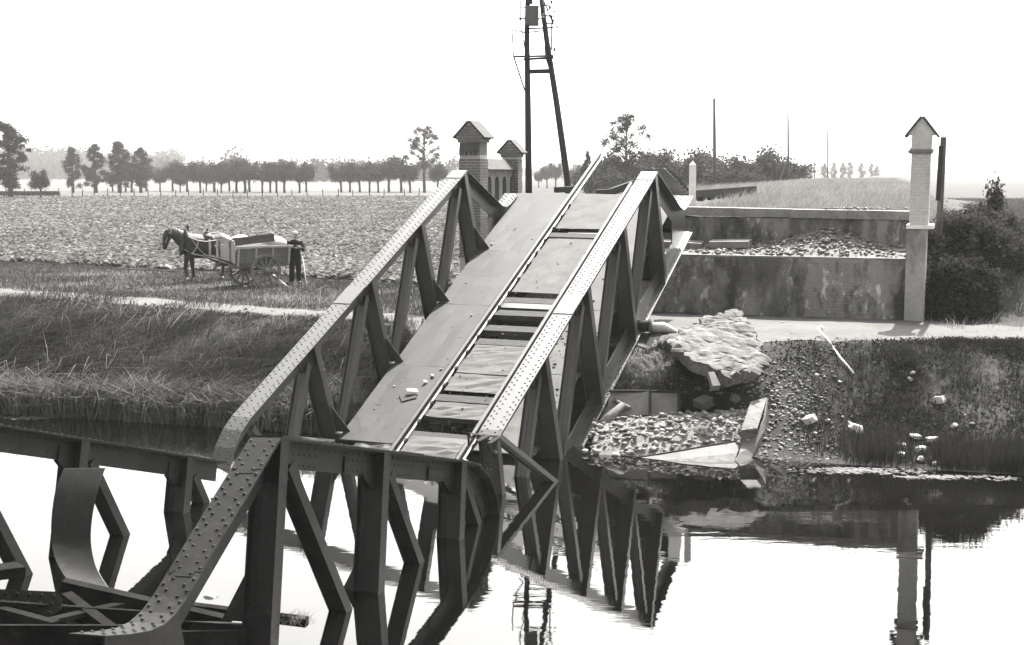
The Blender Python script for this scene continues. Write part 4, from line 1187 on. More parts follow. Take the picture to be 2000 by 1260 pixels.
for j in range(9):
    for i in range(41):
        a = X0 - 0.3 + (X1 - X0 + 0.3) * i / 40; b = 0.02 + 1.40 * j / 8
        heap = (0.42 * math.exp(-((a - 9.3) / 1.1) ** 2) + 0.22) * (j / 8) + 0.03 * float(wob(a * 5, b * 5, 2, 9)) * (0 < j)
        g.append((AB0[0] + AV[0] * a + AN[0] * b, AB0[1] + AV[1] * a + AN[1] * b, 3.30 + heap))
m.add(g, [(j * 41 + i, j * 41 + i + 1, (j + 1) * 41 + i + 1, (j + 1) * 41 + i) for j in range(8) for i in range(40)])
tag(m.build('ledge_earth', m_sand), 'sandy earth heaped on the ledge of the abutment', kind='stuff')
pts = []; sz = []                                                       # spoil on top behind the coping
for _ in range(260):
    p_ = at(1680 + q.randn() * 40, 410 - 3 * q.rand(), d=35.6 + q.rand() * 0.8); pts.append((p_.x, p_.y, max(p_.z, float(gz(p_.x, p_.y))) + 0.02)); sz.append(0.012 + 0.05 * q.rand() ** 3)
rubble('coping_rubble', pts, sz, m_rubble, 8, label='pale rubble heaped on top of the abutment near the pillar')

# --- bleached logs, bent pipe, drum, sack, wire
lg = empty('bleached_log', on_ground(1190, 845), label='forked bleached branch lying between truss and boat', cat='branch'); o_ = Vector(lg.location)
m = MB(); m.tube([bq - o_ for bq in (at(1166, 838, d=27.4), at(1190, 815, d=27.6), at(1216, 793, d=27.9), at(1232, 797, d=28.0))], [0.085, 0.10, 0.085, 0.04], n=8); m.build('limb', m_log, lg, True)
m = MB(); m.tube([bq - o_ for bq in (at(1216, 793, d=27.9), at(1205, 784, d=28.1), at(1192, 786, d=28.2))], [0.06, 0.045, 0.02], n=8); m.build('limb', m_log, lg, True)
lo2 = MB(); a = at(1162, 880, d=26.7); lo2.tube([Vector((0, 0, 0)), at(1180, 856, d=27.0) - a, at(1197, 830, d=27.3) - a], [0.05, 0.075, 0.06], n=8)
o = lo2.build('short_log', m_log, None, True); o.location = a; tag(o, 'short bleached log below the forked branch by the truss foot', 'log')
pp = on_ground(1668, 735); m = MB()
m.tube([at(1598, 640, d=30.6) - pp, at(1603, 650, d=30.3) - pp, at(1616, 662, d=29.9) - pp, at(1640, 697, d=28.6) - pp, Vector((0, 0, 0.06))], [0.03, 0.022, 0.022, 0.022, 0.02], n=8)
m.ball(at(1604, 641, d=30.55) - pp, 0.06, 8, 5)
o = m.build('bent_pipe', m_white, None, True); o.location = pp; tag(o, 'thin pale bent pipe reaching from the path down the right bank', 'pipe')
dr = empty('cable_drum', on_ground(1266, 652), label='small rusty drum lying on the path beside the right truss', cat='drum'); o_ = Vector(dr.location)
m = MB(); m.tube([(-0.28, 0.12, 0.17), (0.05, 0.0, 0.17)], 0.13, n=14); m.build('barrel', m_rust, dr, True)
for a in ((-0.30, 0.127, 0.17), (0.07, -0.007, 0.17)):
    m = MB(); v_ = Vector((0.33, -0.12, 0)).normalized() * 0.02; m.tube([Vector(a) - v_, Vector(a) + v_], 0.18, n=16); m.build('flange', m_polef, dr, True)
sk = on_ground(1296, 650); m = MB(); m.tube([(-0.32, 0.02, 0.08), (-0.2, 0, 0.12), (0.0, -0.02, 0.13), (0.16, -0.02, 0.08), (0.30, -0.05, 0.03)], [(0.08, 0.07), (0.14, 0.12), (0.15, 0.12), (0.09, 0.07), (0.05, 0.02)], n=10)
o = m.build('sack', m_sack, None, True); o.location = sk; tag(o, 'pale crumpled sack lying on the path beside the drum', 'sack')
wc = on_ground(1360, 745); m = MB()
m.tube([Vector((math.cos(t) * 0.28, 0.05 * math.sin(2 * t), 0.25 + math.sin(t) * 0.16)) for t in np.linspace(0, 6.0, 26)] + [Vector((0.5, -0.1, 0.06)), Vector((0.8, -0.25, -0.12))], 0.017, n=5)
o = m.build('wire_coil', m_rust, None); o.location = wc; tag(o, 'dark coil of wire lying at the foot of the slab', 'wire')
m = MB(); a = at(1388, 730, d=27.3); m.bar((0, 0, 0), at(1398, 758, d=27.0) - a, 0.13, 0.11, taper=1.3); o = m.build('post_stump', m_stone2, None); o.location = a
tag(o, 'short pale stump of broken post standing at the foot of the slab', 'stump')

# --- bits lying on the fallen deck
def on_deck(x, y, w=DW + 0.012):
    mi = MF.inverted(); c = mi @ Vector((0, 0, H)); d = mi.to_3x3() @ ray(x, y); k = (w - c.z) / d.z
    return MF @ (c + d * k)
DS = [(806, 769, 20, 'white brick-shaped chunk on the fallen walkway', 1), (831, 748, 14, 'white stone in the row across the fallen walkway, lowest', 0), (845, 736, 12, 'pale stone in the row across the fallen walkway, middle', 0),
      (862, 722, 9, 'pale stone in the row across the fallen walkway, upper', 0), (877, 714, 10, 'pale stone at the top of the row on the fallen walkway', 0), (921, 616, 8, 'single white pebble half way up the walkway beside the rail', 0),
      (961, 477, 8, 'small white stone high on the walkway by the first knee bracket', 0), (770, 755, 6, 'lone white pebble on the lower left walkway', 0)]
for i, (x, y, w_, lb, kd) in enumerate(DS):
    p_ = on_deck(x, y); r_ = w_ / FPX * p_.y * 0.5
    o = link('stone', rock_mesh(90 + i, m_white if i < 2 else m_stone, 1, 0.8, block=kd > 0)); o.location = p_ + Vector((-0.05, -0.14, 0.33)) * r_ * 1.2
    o.rotation_euler = (0.4, 0.1, i * 0.9); o.scale = (r_ * (1.25 if kd else 1), r_ * 0.7, r_ * 0.7); tag(o, lb, 'stone', 'stones on the fallen deck')
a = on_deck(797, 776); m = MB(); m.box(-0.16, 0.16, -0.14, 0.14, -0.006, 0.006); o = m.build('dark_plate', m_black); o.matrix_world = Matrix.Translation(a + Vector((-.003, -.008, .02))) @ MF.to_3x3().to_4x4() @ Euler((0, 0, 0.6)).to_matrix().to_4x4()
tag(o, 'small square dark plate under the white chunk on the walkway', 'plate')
pts = []; sz = []
for _ in range(420):
    x_ = q.uniform(690, 1130); y_ = q.uniform(420, 840); p_ = on_deck(x_, y_); l_ = MF.inverted() @ p_
    if 0.2 < l_.x < 1.35 or 1.65 < l_.x < 2.8: pts.append(tuple(p_)); sz.append(0.006 + 0.022 * q.rand() ** 3)
for _ in range(160):
    p_ = MF @ Vector((q.uniform(3.1, 4.2), -4.6 + q.randn() * 1.2, DW + 0.015)); pts.append(tuple(p_)); sz.append(0.01 + 0.04 * q.rand() ** 2)
rubble('deck_grit', pts, sz, m_rubble, 9, label='grit and pebbles scattered over the fallen deck')

# --- scum floating along the right bank and weed caught on the wreck
q = np.random.RandomState(61); pts = []; sz = []
for cx, cy, w_, h_, n_ in ((1685, 920, 60, 2.6, 420), (1660, 916, 40, 1.5, 160), (1840, 932, 40, 2.2, 240), (1775, 932, 9, 1.8, 40), (1960, 935, 14, 2.2, 60), (1905, 930, 30, 1.5, 40), (60, 816, 30, 1.5, 150)):
    for _ in range(n_):
        p_ = at(cx + q.randn() * w_, cy + q.randn() * h_, z=0.003); pts.append(tuple(p_)); sz.append(0.015 + 0.06 * q.rand() ** 2)
o = rubble('foam_scum', pts, sz, m_conc, 10, label='pale scum floating along the water edge'); 
v_ = np.empty(len(o.data.vertices) * 3, np.float32); o.data.vertices.foreach_get('co', v_); v_ = v_.reshape(-1, 3); v_[:, 2] = 0.003 + (v_[:, 2] - 0.003) * 0.06; o.data.vertices.foreach_set('co', v_.ravel()); o.data.update()

# ------------------------------------------------------------------ horse, cart and man on the verge
def tubes(mb, *chains, n=12):
    for pts, rad in chains: mb.tube(pts, rad, n=n)

HG = at(399, 549, z=1.78)
horse = empty('horse', (HG.x, HG.y, float(gz(HG.x, HG.y)) + 0.0), R(180 + 26), label='dark draught horse with pale mane harnessed to the cart', cat='horse')
hb = MB()
# trunk (x forward, y left, z up)
hb.tube([(0.80, 0, 1.18), (0.72, 0, 1.20), (0.52, 0, 1.21), (0.25, 0, 1.18), (-0.05, 0, 1.17), (-0.35, 0, 1.21), (-0.62, 0, 1.26), (-0.82, 0, 1.24), (-0.93, 0, 1.18)],
        [(0.12, 0.16), (0.23, 0.30), (0.31, 0.40), (0.34, 0.41), (0.35, 0.40), (0.33, 0.37), (0.32, 0.36), (0.24, 0.28), (0.10, 0.14)], n=18)
# neck and head
hb.tube([(0.50, 0, 1.30), (0.72, 0, 1.45), (0.92, 0, 1.60), (1.08, 0, 1.68)], [(0.19, 0.34), (0.15, 0.27), (0.115, 0.20), (0.10, 0.14)], n=14)
hb.tube([(1.04, 0, 1.74), (1.15, 0, 1.66), (1.22, 0, 1.48), (1.27, 0, 1.28), (1.29, 0, 1.16), (1.30, 0, 1.10)], [(0.085, 0.09), (0.115, 0.15), (0.11, 0.15), (0.078, 0.10), (0.075, 0.085), (0.05, 0.05)], n=14)
for s in (-1, 1):
    hb.tube([(1.05, s * 0.07, 1.76), (1.06, s * 0.085, 1.85), (1.075, s * 0.085, 1.93)], [(0.035, 0.03), (0.035, 0.025), (0.008, 0.008)], n=8)
# legs: fore (shoulder, elbow, knee, fetlock, hoof) and hind (stifle, hock, fetlock, hoof)
for s, dx in ((-1, 0.05), (1, -0.10)):
    hb.tube([(0.52, s * 0.19, 1.12), (0.50 + dx * .3, s * 0.19, 0.88), (0.53 + dx, s * 0.18, 0.52), (0.52 + dx, s * 0.18, 0.44), (0.50 + dx, s * 0.18, 0.18), (0.53 + dx, s * 0.18, 0.10), (0.57 + dx, s * 0.18, 0.0)],
            [(0.14, 0.19), (0.10, 0.13), (0.07, 0.075), (0.062, 0.065), (0.055, 0.06), (0.075, 0.08), (0.095, 0.10)], n=12)
for s, dx in ((-1, 0.10), (1, -0.08)):
    hb.tube([(-0.62, s * 0.17, 1.18), (-0.56 + dx * .3, s * 0.19, 0.90), (-0.66 + dx * .6, s * 0.18, 0.66), (-0.80 + dx, s * 0.17, 0.52), (-0.76 + dx, s * 0.17, 0.24), (-0.73 + dx, s * 0.17, 0.11), (-0.68 + dx, s * 0.17, 0.0)],
            [(0.17, 0.26), (0.14, 0.18), (0.09, 0.11), (0.065, 0.085), (0.052, 0.06), (0.075, 0.08), (0.095, 0.10)], n=12)
remesh(hb.build('body', m_coat, horse), 0.022, 5)
mn = MB(); q = random.Random(2)
for i in range(70):
    k = q.random(); x = 0.58 + 0.52 * k; z = 1.62 + 0.20 * math.sin(k * 1.5) + (0.04 if k > .5 else 0); sd = q.choice((-1, -1, 1))
    mn.tube([(x, 0.01 * sd, z - 0.03), (x + q.uniform(-.03, .05), sd * 0.085, z - 0.02), (x + q.uniform(-.04, .06), sd * 0.14, z - q.uniform(0.14, 0.30))], [0.022, 0.024, 0.006], n=5)
for i in range(10):
    mn.tube([(1.05, q.uniform(-.03, .03), 1.79), (1.15, q.uniform(-.05, .05), 1.78), (1.24, q.uniform(-.06, .06), 1.62)], [0.02, 0.022, 0.006], n=5)
mn.build('mane', m_mane, horse, True)
tl = MB(); 
for i in range(16):
    a = q.uniform(-.05, .05); tl.tube([(-0.92, 0, 1.35), (-1.02, a, 1.20), (-1.03, a * 1.6, 0.85), (-1.0, a * 1.4, 0.6)], [0.025, 0.035, 0.03, 0.006], n=5)
tl.build('tail', m_black, horse, True)
ft = MB()
for x, y in ((0.57, -.18), (0.42, .18), (-0.63, -.17), (-0.81, .17)):
    ft.tube([(x, y, 0.13), (x + 0.01, y, 0.03)], [(0.085, 0.09), (0.108, 0.115)], n=10)
tag(ft.build('feathered_feet', m_mane, horse, True), kind='stuff')
# harness
cl = MB(); ring = []
for k in range(25):
    t = 2 * math.pi * k / 24; ring.append((0.66 + 0.17 * math.sin(t) * -0.55 + 0.02, 0.26 * math.cos(t), 1.33 + 0.40 * math.sin(t)))
cl.tube(ring, [(0.055, 0.065)] * 25, n=8, cap=False); cl.build('collar', m_black, horse, True)
hm_ = MB()
for s in (-1, 1): hm_.tube([(0.58, s * 0.10, 1.66), (0.52, s * 0.08, 1.84), (0.49, s * 0.06, 1.93)], [0.035, 0.04, 0.02], n=7)
hm_.ball((0.55, 0, 1.72), (0.07, 0.12, 0.07)); hm_.build('hames', m_black, horse, True)
sd_ = MB(); sd_.tube([(-0.12, -0.30, 1.38), (-0.12, -0.16, 1.56), (-0.12, 0, 1.61), (-0.12, 0.16, 1.56), (-0.12, 0.30, 1.38)], [(0.14, 0.03)] * 5, n=8)
sd_.ball((-0.12, 0, 1.63), (0.10, 0.13, 0.05)); sd_.tube([(-0.12, 0.05, 1.64), (-0.14, 0.05, 1.80)], [0.035, 0.015], n=7); sd_.build('cart_saddle', m_black, horse, True)
def strap(*pts, w=0.035):
    m_ = MB(); m_.tube(pts, [(w, 0.012)] * len(pts), n=6); m_.build('strap', m_strap, horse)
for s in (-1, 1):
    strap((0.56, s * 0.28, 1.52), (0.30, s * 0.34, 1.40), (0.0, s * 0.36, 1.35), (-0.45, s * 0.34, 1.40), (-0.90, s * 0.22, 1.44))
    strap((-0.13, s * 0.33, 1.42), (-0.13, s * 0.37, 1.17), (-0.13, s * 0.33, 0.90), w=0.04)
    strap((0.74, s * 0.26, 1.12), (0.45, s * 0.33, 0.95), (0.10, s * 0.33, 0.84), (-0.30, s * 0.35, 0.88), w=0.03)
    strap((0.50, s * 0.31, 1.50), (0.30, s * 0.36, 1.18), (0.02, s * 0.36, 0.88), w=0.018)
    strap((0.24, s * 0.35, 1.42), (0.30, s * 0.36, 1.18), (0.46, s * 0.33, 0.94), w=0.018)
    strap((1.06, s * 0.10, 1.76), (1.17, s * 0.12, 1.62), (1.28, s * 0.085, 1.32), w=0.018)
strap((0.03, -0.02, 1.60), (-0.5, 0, 1.64), (-0.88, 0, 1.50), w=0.03)
bl = MB(); bl.box(1.13, 1.24, -0.145, -0.125, 1.50, 1.63); bl.box(1.13, 1.24, 0.125, 0.145, 1.50, 1.63); tag(bl.build('blinkers', m_black, horse), kind='stuff')

# --- tip cart: x forward, y left; axle under the body
CG = at(497, 559, z=1.78)
cart = empty('tip_cart', (CG.x, CG.y + 0.05, float(gz(CG.x, CG.y))), R(180 + 40), label='two-wheeled wooden tip cart with spoked wheels behind the horse', cat='cart')
WR = 0.54
def wheel(y, yaw):
    w = empty('wheel', (0, y, WR), 0); w.parent = cart
    m = MB(); n = 32; sec = [(WR - 0.075, -0.04), (WR, -0.045), (WR, 0.045), (WR - 0.075, 0.04)]
    for k in range(n):
        t = 2 * math.pi * k / n
        for r_, yy in sec: m.v.append((r_ * math.cos(t), yy, r_ * math.sin(t)))
    for k in range(n):
        for j in range(4):
            a = k * 4 + j; b = k * 4 + (j + 1) % 4; c_ = ((k + 1) % n) * 4 + (j + 1) % 4; d_ = ((k + 1) % n) * 4 + j
            m.f.append((a, b, c_, d_))
    m.build('rim', m_woodl, w)
    m = MB(); m.tube([(0, -0.19, 0), (0, -0.14, 0), (0, -0.03, 0), (0, 0.10, 0), (0, 0.14, 0)], [0.07, 0.09, 0.115, 0.105, 0.08], n=14); m.build('hub', m_woodl, w, True)
    for k in range(12):
        t = 2 * math.pi * (k + 0.3) / 12; m = MB()
        m.bar((0.10 * math.cos(t), 0, 0.10 * math.sin(t)), ((WR - 0.07) * math.cos(t), -0.005, (WR - 0.07) * math.sin(t)), 0.045, 0.06, up=(0, 1, 0)); m.build('spoke', m_woodl, w)
    w.rotation_euler = (0, yaw, 0)
wheel(0.72, 0.1); wheel(-0.72, 0.6)
def cpart(name, mat, fn):
    m = MB(); fn(m); return m.build(name, mat, cart)
cpart('axle', m_wood, lambda m: m.bar((0, -0.7, WR), (0, 0.7, WR), 0.1, 0.1))
for s in (-1, 1):
    cpart('frame_beam', m_woodl, lambda m: m.bar((-0.95, s * 0.45, 0.70), (1.15, s * 0.45, 0.72), 0.10, 0.12))
    cpart('shaft', m_wood, lambda m: m.tube([(1.0, s * 0.45, 0.78), (1.5, s * 0.40, 0.98), (2.0, s * 0.38, 1.10)], [0.04, 0.03, 0.025], n=8))
for i in range(6):
    cpart('floor_plank', m_woodl, lambda m: m.box(-0.95, 1.0, -0.56 + i * 0.187, -0.56 + i * 0.187 + 0.182, 0.77, 0.80))
for s in (-1, 1):
    for j in range(3):
        z = 0.802 + j * 0.155
        cpart('side_plank', m_woodl, lambda m: m.add([(-0.98, s * (0.57 + 0.03 * j), z), (1.0, s * (0.57 + 0.03 * j), z), (1.0, s * (0.60 + 0.03 * j), z + 0.15), (-0.98, s * (0.60 + 0.03 * j), z + 0.15),
                                                   (-0.98, s * (0.54 + 0.03 * j), z), (1.0, s * (0.54 + 0.03 * j), z), (1.0, s * (0.57 + 0.03 * j), z + 0.15), (-0.98, s * (0.57 + 0.03 * j), z + 0.15)],
                                                  [(0,1,2,3),(7,6,5,4),(0,4,5,1),(1,5,6,2),(2,6,7,3),(3,7,4,0)]))
    for x in (-0.9, -0.3, 0.3, 0.92):
        cpart('stake', m_board, lambda m: m.bar((x, s * 0.60, 0.72), (x, s * 0.70, 1.33), 0.06, 0.045, up=(0, 1, 0)))
    cpart('top_rail', m_board, lambda m: m.bar((-1.02, s * 0.69, 1.29), (1.02, s * 0.69, 1.31), 0.075, 0.07))
for j in range(3):
    z = 0.802 + j * 0.19
    cpart('front_board', m_board, lambda m: m.box(1.003, 1.035, -0.60, 0.60, z, z + 0.182))  # lighter than the sides: sunlight on the front painted into the colour
cpart('front_board', m_board, lambda m: m.add([(1.003, -0.62, 1.374), (1.003, 0.62, 1.374), (1.003, 0.56, 1.52), (1.003, 0, 1.60), (1.003, -0.56, 1.52), (1.03, -0.62, 1.374), (1.03, 0.62, 1.374), (1.03, 0.56, 1.52), (1.03, 0, 1.60), (1.03, -0.56, 1.52)],
      [(0,1,2,3,4),(9,8,7,6,5),(0,5,6,1),(1,6,7,2),(2,7,8,3),(3,8,9,4),(4,9,5,0)]))
for y in (-0.35, 0.35): cpart('front_batten', m_woodl, lambda m: m.box(1.04, 1.075, y - 0.035, y + 0.035, 0.74, 1.5))
cpart('tail_board', m_wood, lambda m: m.box(-1.01, -0.985, -0.56, 0.56, 0.80, 1.15))
# load: rough boards, dark fodder and two pale sacks
ld = MB(); g = []
for j in range(9):
    for i in range(15):
        a = -0.95 + 1.9 * i / 14; b = -0.6 + 1.2 * j / 8; e_ = math.sin(math.pi * i / 14) * math.sin(math.pi * j / 8)
        g.append((a, b, 1.18 + 0.20 * e_ ** 0.5 + 0.04 * float(wob(a * 9, b * 9, 2, 9))))
ld.add(g, [(j * 15 + i, j * 15 + i + 1, (j + 1) * 15 + i + 1, (j + 1) * 15 + i) for j in range(8) for i in range(14)])
o = ld.build('cart_load', m_mud, None); o.matrix_world = Matrix.Translation(cart.location) @ Euler((0, 0, R(220))).to_matrix().to_4x4(); tag(o, 'dark earthy load heaped in the tip cart', kind='stuff')
CM = Matrix.Translation(cart.location) @ Euler((0, 0, R(220))).to_matrix().to_4x4()
for (x, y, z, r_, lb) in ((0.35, -0.25, 1.42, (0.42, 0.30, 0.24), 'white sack on top of the load near the front of the cart'), (-0.72, 0.05, 1.36, (0.40, 0.42, 0.24), 'pale sack at the tail of the cart beside the man')):
    m = MB(); m.ball((0, 0, 0), r_, 18, 11)
    m.v = [(a * (1 + 0.07 * float(wob(a * 11 + x, b * 11, 2, 9))), b * (1 + 0.07 * float(wob(b * 9, c * 9 + x, 2, 9))), c * (1 + 0.16 * float(wob(a * 8 + 5, b * 8, 2, 9)))) for a, b, c in m.v]
    o = m.build('sack', m_sack, None, True); o.matrix_world = CM @ Matrix.Translation((x, y, z)); tag(o, lb, 'sack', 'sacks on the cart')
m = MB(); m.box(-0.75, 0.75, -0.02, 0.02, -0.12, 0.12); o = m.build('loose_board', m_wood); o.matrix_world = CM @ Matrix.Translation((0.25, 0.42, 1.52)) @ Euler((R(12), R(4), 0)).to_matrix().to_4x4()
tag(o, 'weathered board standing on edge along the far side of the cart', 'board')
# white rod, poles and white scrap on the ground
def ground_bar(name, lb, cat_, a, b, r_, mat, za=0.02, zb=0.02):
    pa_ = on_ground(*a) + Vector((0, 0, za)); pb2 = on_ground(*b) + Vector((0, 0, zb)); m_ = MB(); m_.tube([Vector((0, 0, 0)), pb2 - pa_], [r_, r_ * 0.8], n=8)
    o = m_.build(name, mat, None, True); o.location = pa_; return tag(o, lb, cat_)
ground_bar('white_shaft', 'white rod leaning from the wheel hub to the ground', 'rod', (562, 562), (534, 556), 0.03, m_white, 0.02, 0.32)
ground_bar('drag_pole', 'longer thin pole lying on the ground behind the man', 'pole', (560, 552), (610, 570), 0.025, m_woodl)
ground_bar('fork_handle', 'thin handle leaning beside the man, longer end up', 'handle', (600, 568), (592, 556), 0.018, m_woodl, 0.02, 0.9)
ground_bar('bent_stick', 'short stick lying at the right of the pole behind the man', 'stick', (618, 569), (640, 558), 0.018, m_woodl)
p_ = on_ground(483, 561); o = link('white_scrap', rock_mesh(77, m_white, 1, 0.5)); o.location = p_ + Vector((0, -0.25, 0.05)); o.scale = (0.13, 0.07, 0.07); tag(o, 'small white scrap in the grass under the cart wheels', 'scrap')

# --- the man: standing, hands together at the chest, body turned to the right
MG = on_ground(577, 554)
man = empty('person', (MG.x, MG.y, MG.z), R(20), label='man in pale flat cap and dark work clothes standing with raised forearms behind the cart', cat='person')
# local: facing -y (towards the camera), x right in the picture
b_ = MB()
b_.tube([(0, 0, 0.92), (0, 0.0, 1.08), (0, 0, 1.28), (0, 0, 1.41), (0, 0, 1.46), (0.01, -0.01, 1.53)], [(0.165, 0.11), (0.15, 0.10), (0.18, 0.115), (0.16, 0.10), (0.07, 0.065), (0.055, 0.06)], n=16)
b_.ball((0.015, -0.02, 1.61), (0.075, 0.095, 0.115), 16, 12)
b_.ball((0.02, -0.118, 1.60), (0.016, 0.022, 0.022), 8, 6)                      # nose
b_.ball((0.018, -0.095, 1.545), (0.03, 0.02, 0.022), 8, 6)                      # chin
for s in (-1, 1): b_.ball((0.015 + s * 0.076, -0.01, 1.605), (0.012, 0.022, 0.032), 8, 6)
for s in (-1, 1):
    b_.tube([(s * 0.09, 0, 0.95), (s * 0.105, -0.01, 0.70), (s * 0.11, -0.015, 0.50), (s * 0.115, 0.005, 0.30), (s * 0.12, 0.01, 0.09), (s * 0.12, -0.02, 0.04)], [(0.10, 0.11), (0.085, 0.09), (0.062, 0.065), (0.058, 0.062), (0.042, 0.045), (0.045, 0.05)], n=12)
    b_.tube([(s * 0.12, 0.06, 0.045), (s * 0.125, -0.04, 0.045), (s * 0.135, -0.17, 0.03)], [(0.045, 0.045), (0.05, 0.045), (0.04, 0.025)], n=10)
AR = {-1: [(-0.17, 0, 1.39), (-0.235, 0.0, 1.24), (-0.25, -0.04, 1.10), (-0.14, -0.17, 1.14), (0.02, -0.24, 1.19)], 1: [(0.17, 0, 1.39), (0.245, 0.01, 1.25), (0.275, -0.03, 1.11), (0.22, -0.18, 1.15), (0.12, -0.26, 1.20)]}
for s in (-1, 1):
    b_.tube(AR[s], [0.068, 0.055, 0.048, 0.043, 0.03], n=10)
    h_ = Vector(AR[s][-1]); dr_ = (h_ - Vector(AR[s][-2])).normalized(); sdv = Vector((0, 0, 1)).cross(dr_).normalized()
    b_.tube([h_ - dr_ * 0.01, h_ + dr_ * 0.045, h_ + dr_ * 0.085], [(0.026, 0.034), (0.026, 0.042), (0.018, 0.038)], n=10)
    for k, ln in enumerate((0.06, 0.068, 0.064, 0.05)):
        f0 = h_ + dr_ * 0.08 + Vector((0, 0, 0.03 - 0.02 * k)); f1 = f0 + dr_ * ln * 0.55 + sdv * (-s) * 0.008; f2 = f1 + dr_ * ln * 0.30 + sdv * (-s) * 0.03
        b_.tube([f0, f1, f2], [0.0095, 0.009, 0.007], n=6)
    t0 = h_ + dr_ * 0.02 + Vector((0, 0, 0.035)); b_.tube([t0, t0 + dr_ * 0.03 + Vector((0, 0, 0.025)), t0 + dr_ * 0.06 + Vector((0, 0, 0.03))], [0.012, 0.0105, 0.008], n=6)
remesh(b_.build('body', m_skin, man), 0.009, 3)
jk = MB()
jk.tube([(0, 0.0, 0.84), (0, 0, 0.95), (0, 0.0, 1.10), (0, 0, 1.28), (0, 0, 1.40), (0, 0, 1.455)], [(0.205, 0.145), (0.195, 0.14), (0.18, 0.13), (0.205, 0.14), (0.185, 0.125), (0.095, 0.085)], n=18)
for s in (-1, 1): jk.tube(AR[s][:4] + [tuple(Vector(AR[s][3]).lerp(Vector(AR[s][4]), 0.75))], [0.088, 0.075, 0.07, 0.062, 0.052], n=12)
remesh(jk.build('jacket', m_jacket, man), 0.014, 3)
tr = MB()
for s in (-1, 1): tr.tube([(s * 0.09, 0, 0.97), (s * 0.10, -0.01, 0.72), (s * 0.112, -0.012, 0.50), (s * 0.118, 0.0, 0.30), (s * 0.122, 0.005, 0.06)], [(0.115, 0.125), (0.108, 0.115), (0.092, 0.095), (0.09, 0.095), (0.085, 0.095)], n=14)
remesh(tr.build('trousers', m_trous, man), 0.014, 3)
for s in (-1, 1):
    m = MB(); m.tube([(s * 0.12, 0.075, 0.05), (s * 0.125, -0.03, 0.055), (s * 0.135, -0.13, 0.045), (s * 0.138, -0.20, 0.03)], [(0.05, 0.05), (0.055, 0.055), (0.052, 0.04), (0.03, 0.02)], n=10); m.build('shoe', m_black, man, True)
cp_ = MB(); cp_.ball((0.015, -0.02, 1.685), (0.105, 0.125, 0.052), 16, 9); cp_.tube([(0.015, -0.02, 1.655), (0.015, -0.02, 1.685)], [(0.088, 0.108), (0.092, 0.112)], n=16)
cp_.build('cap', m_cap, man, True)
m = MB(); m.ball((0.02, -0.135, 1.662), (0.07, 0.05, 0.012), 12, 6); m.build('cap_peak', m_cap, man, True)
for s in (-1, 1):
    m = MB(); m.ball((0.018 + s * 0.032, -0.106, 1.618), (0.012, 0.008, 0.008), 8, 5); m.build('eye', m_black, man, True)
m = MB(); m.ball((0.02, -0.115, 1.567), (0.024, 0.006, 0.005), 8, 5); m.build('mouth', m_trous, man, True)
m = MB(); m.ball((0.01, 0.025, 1.62), (0.078, 0.085, 0.07), 12, 8); m.build('hair', m_trous, man, True)

# ------------------------------------------------------------------ vegetation
def leaf_cards(rng_, cen, size, aspect=0.55, fold=0.25, up=0.0):
    """one folded leaf (two triangles as a bent quad) per centre"""
    n = len(cen); d = rng_.randn(n, 3); d[:, 2] = d[:, 2] * (1 - up) + 0.0; d /= np.linalg.norm(d, axis=1)[:, None] + 1e-9
    e = rng_.randn(n, 3); e -= (e * d).sum(1)[:, None] * d; e /= np.linalg.norm(e, axis=1)[:, None] + 1e-9
    nn = np.cross(d, e); s = (np.asarray(size) * np.ones(n))[:, None]
    v = np.stack([cen - d * s, cen + e * s * aspect + nn * s * fold, cen + d * s, cen - e * s * aspect + nn * s * fold], 1)
    return v.reshape(-1, 3)

def crown_points(rng_, blobs, n, shell=0.45):
    vol = np.array([b[3] * b[4] * b[5] for b in blobs]) ** 0.8; vol /= vol.sum(); idx = rng_.choice(len(blobs), n, p=vol); B_ = np.array(blobs)[idx]
    d = rng_.randn(n, 3); d /= np.linalg.norm(d, axis=1)[:, None]; r_ = (shell + (1 - shell) * rng_.rand(n) ** 0.7) * (1 + 0.22 * rng_.randn(n))
    return B_[:, :3] + d * B_[:, 3:6] * r_[:, None]

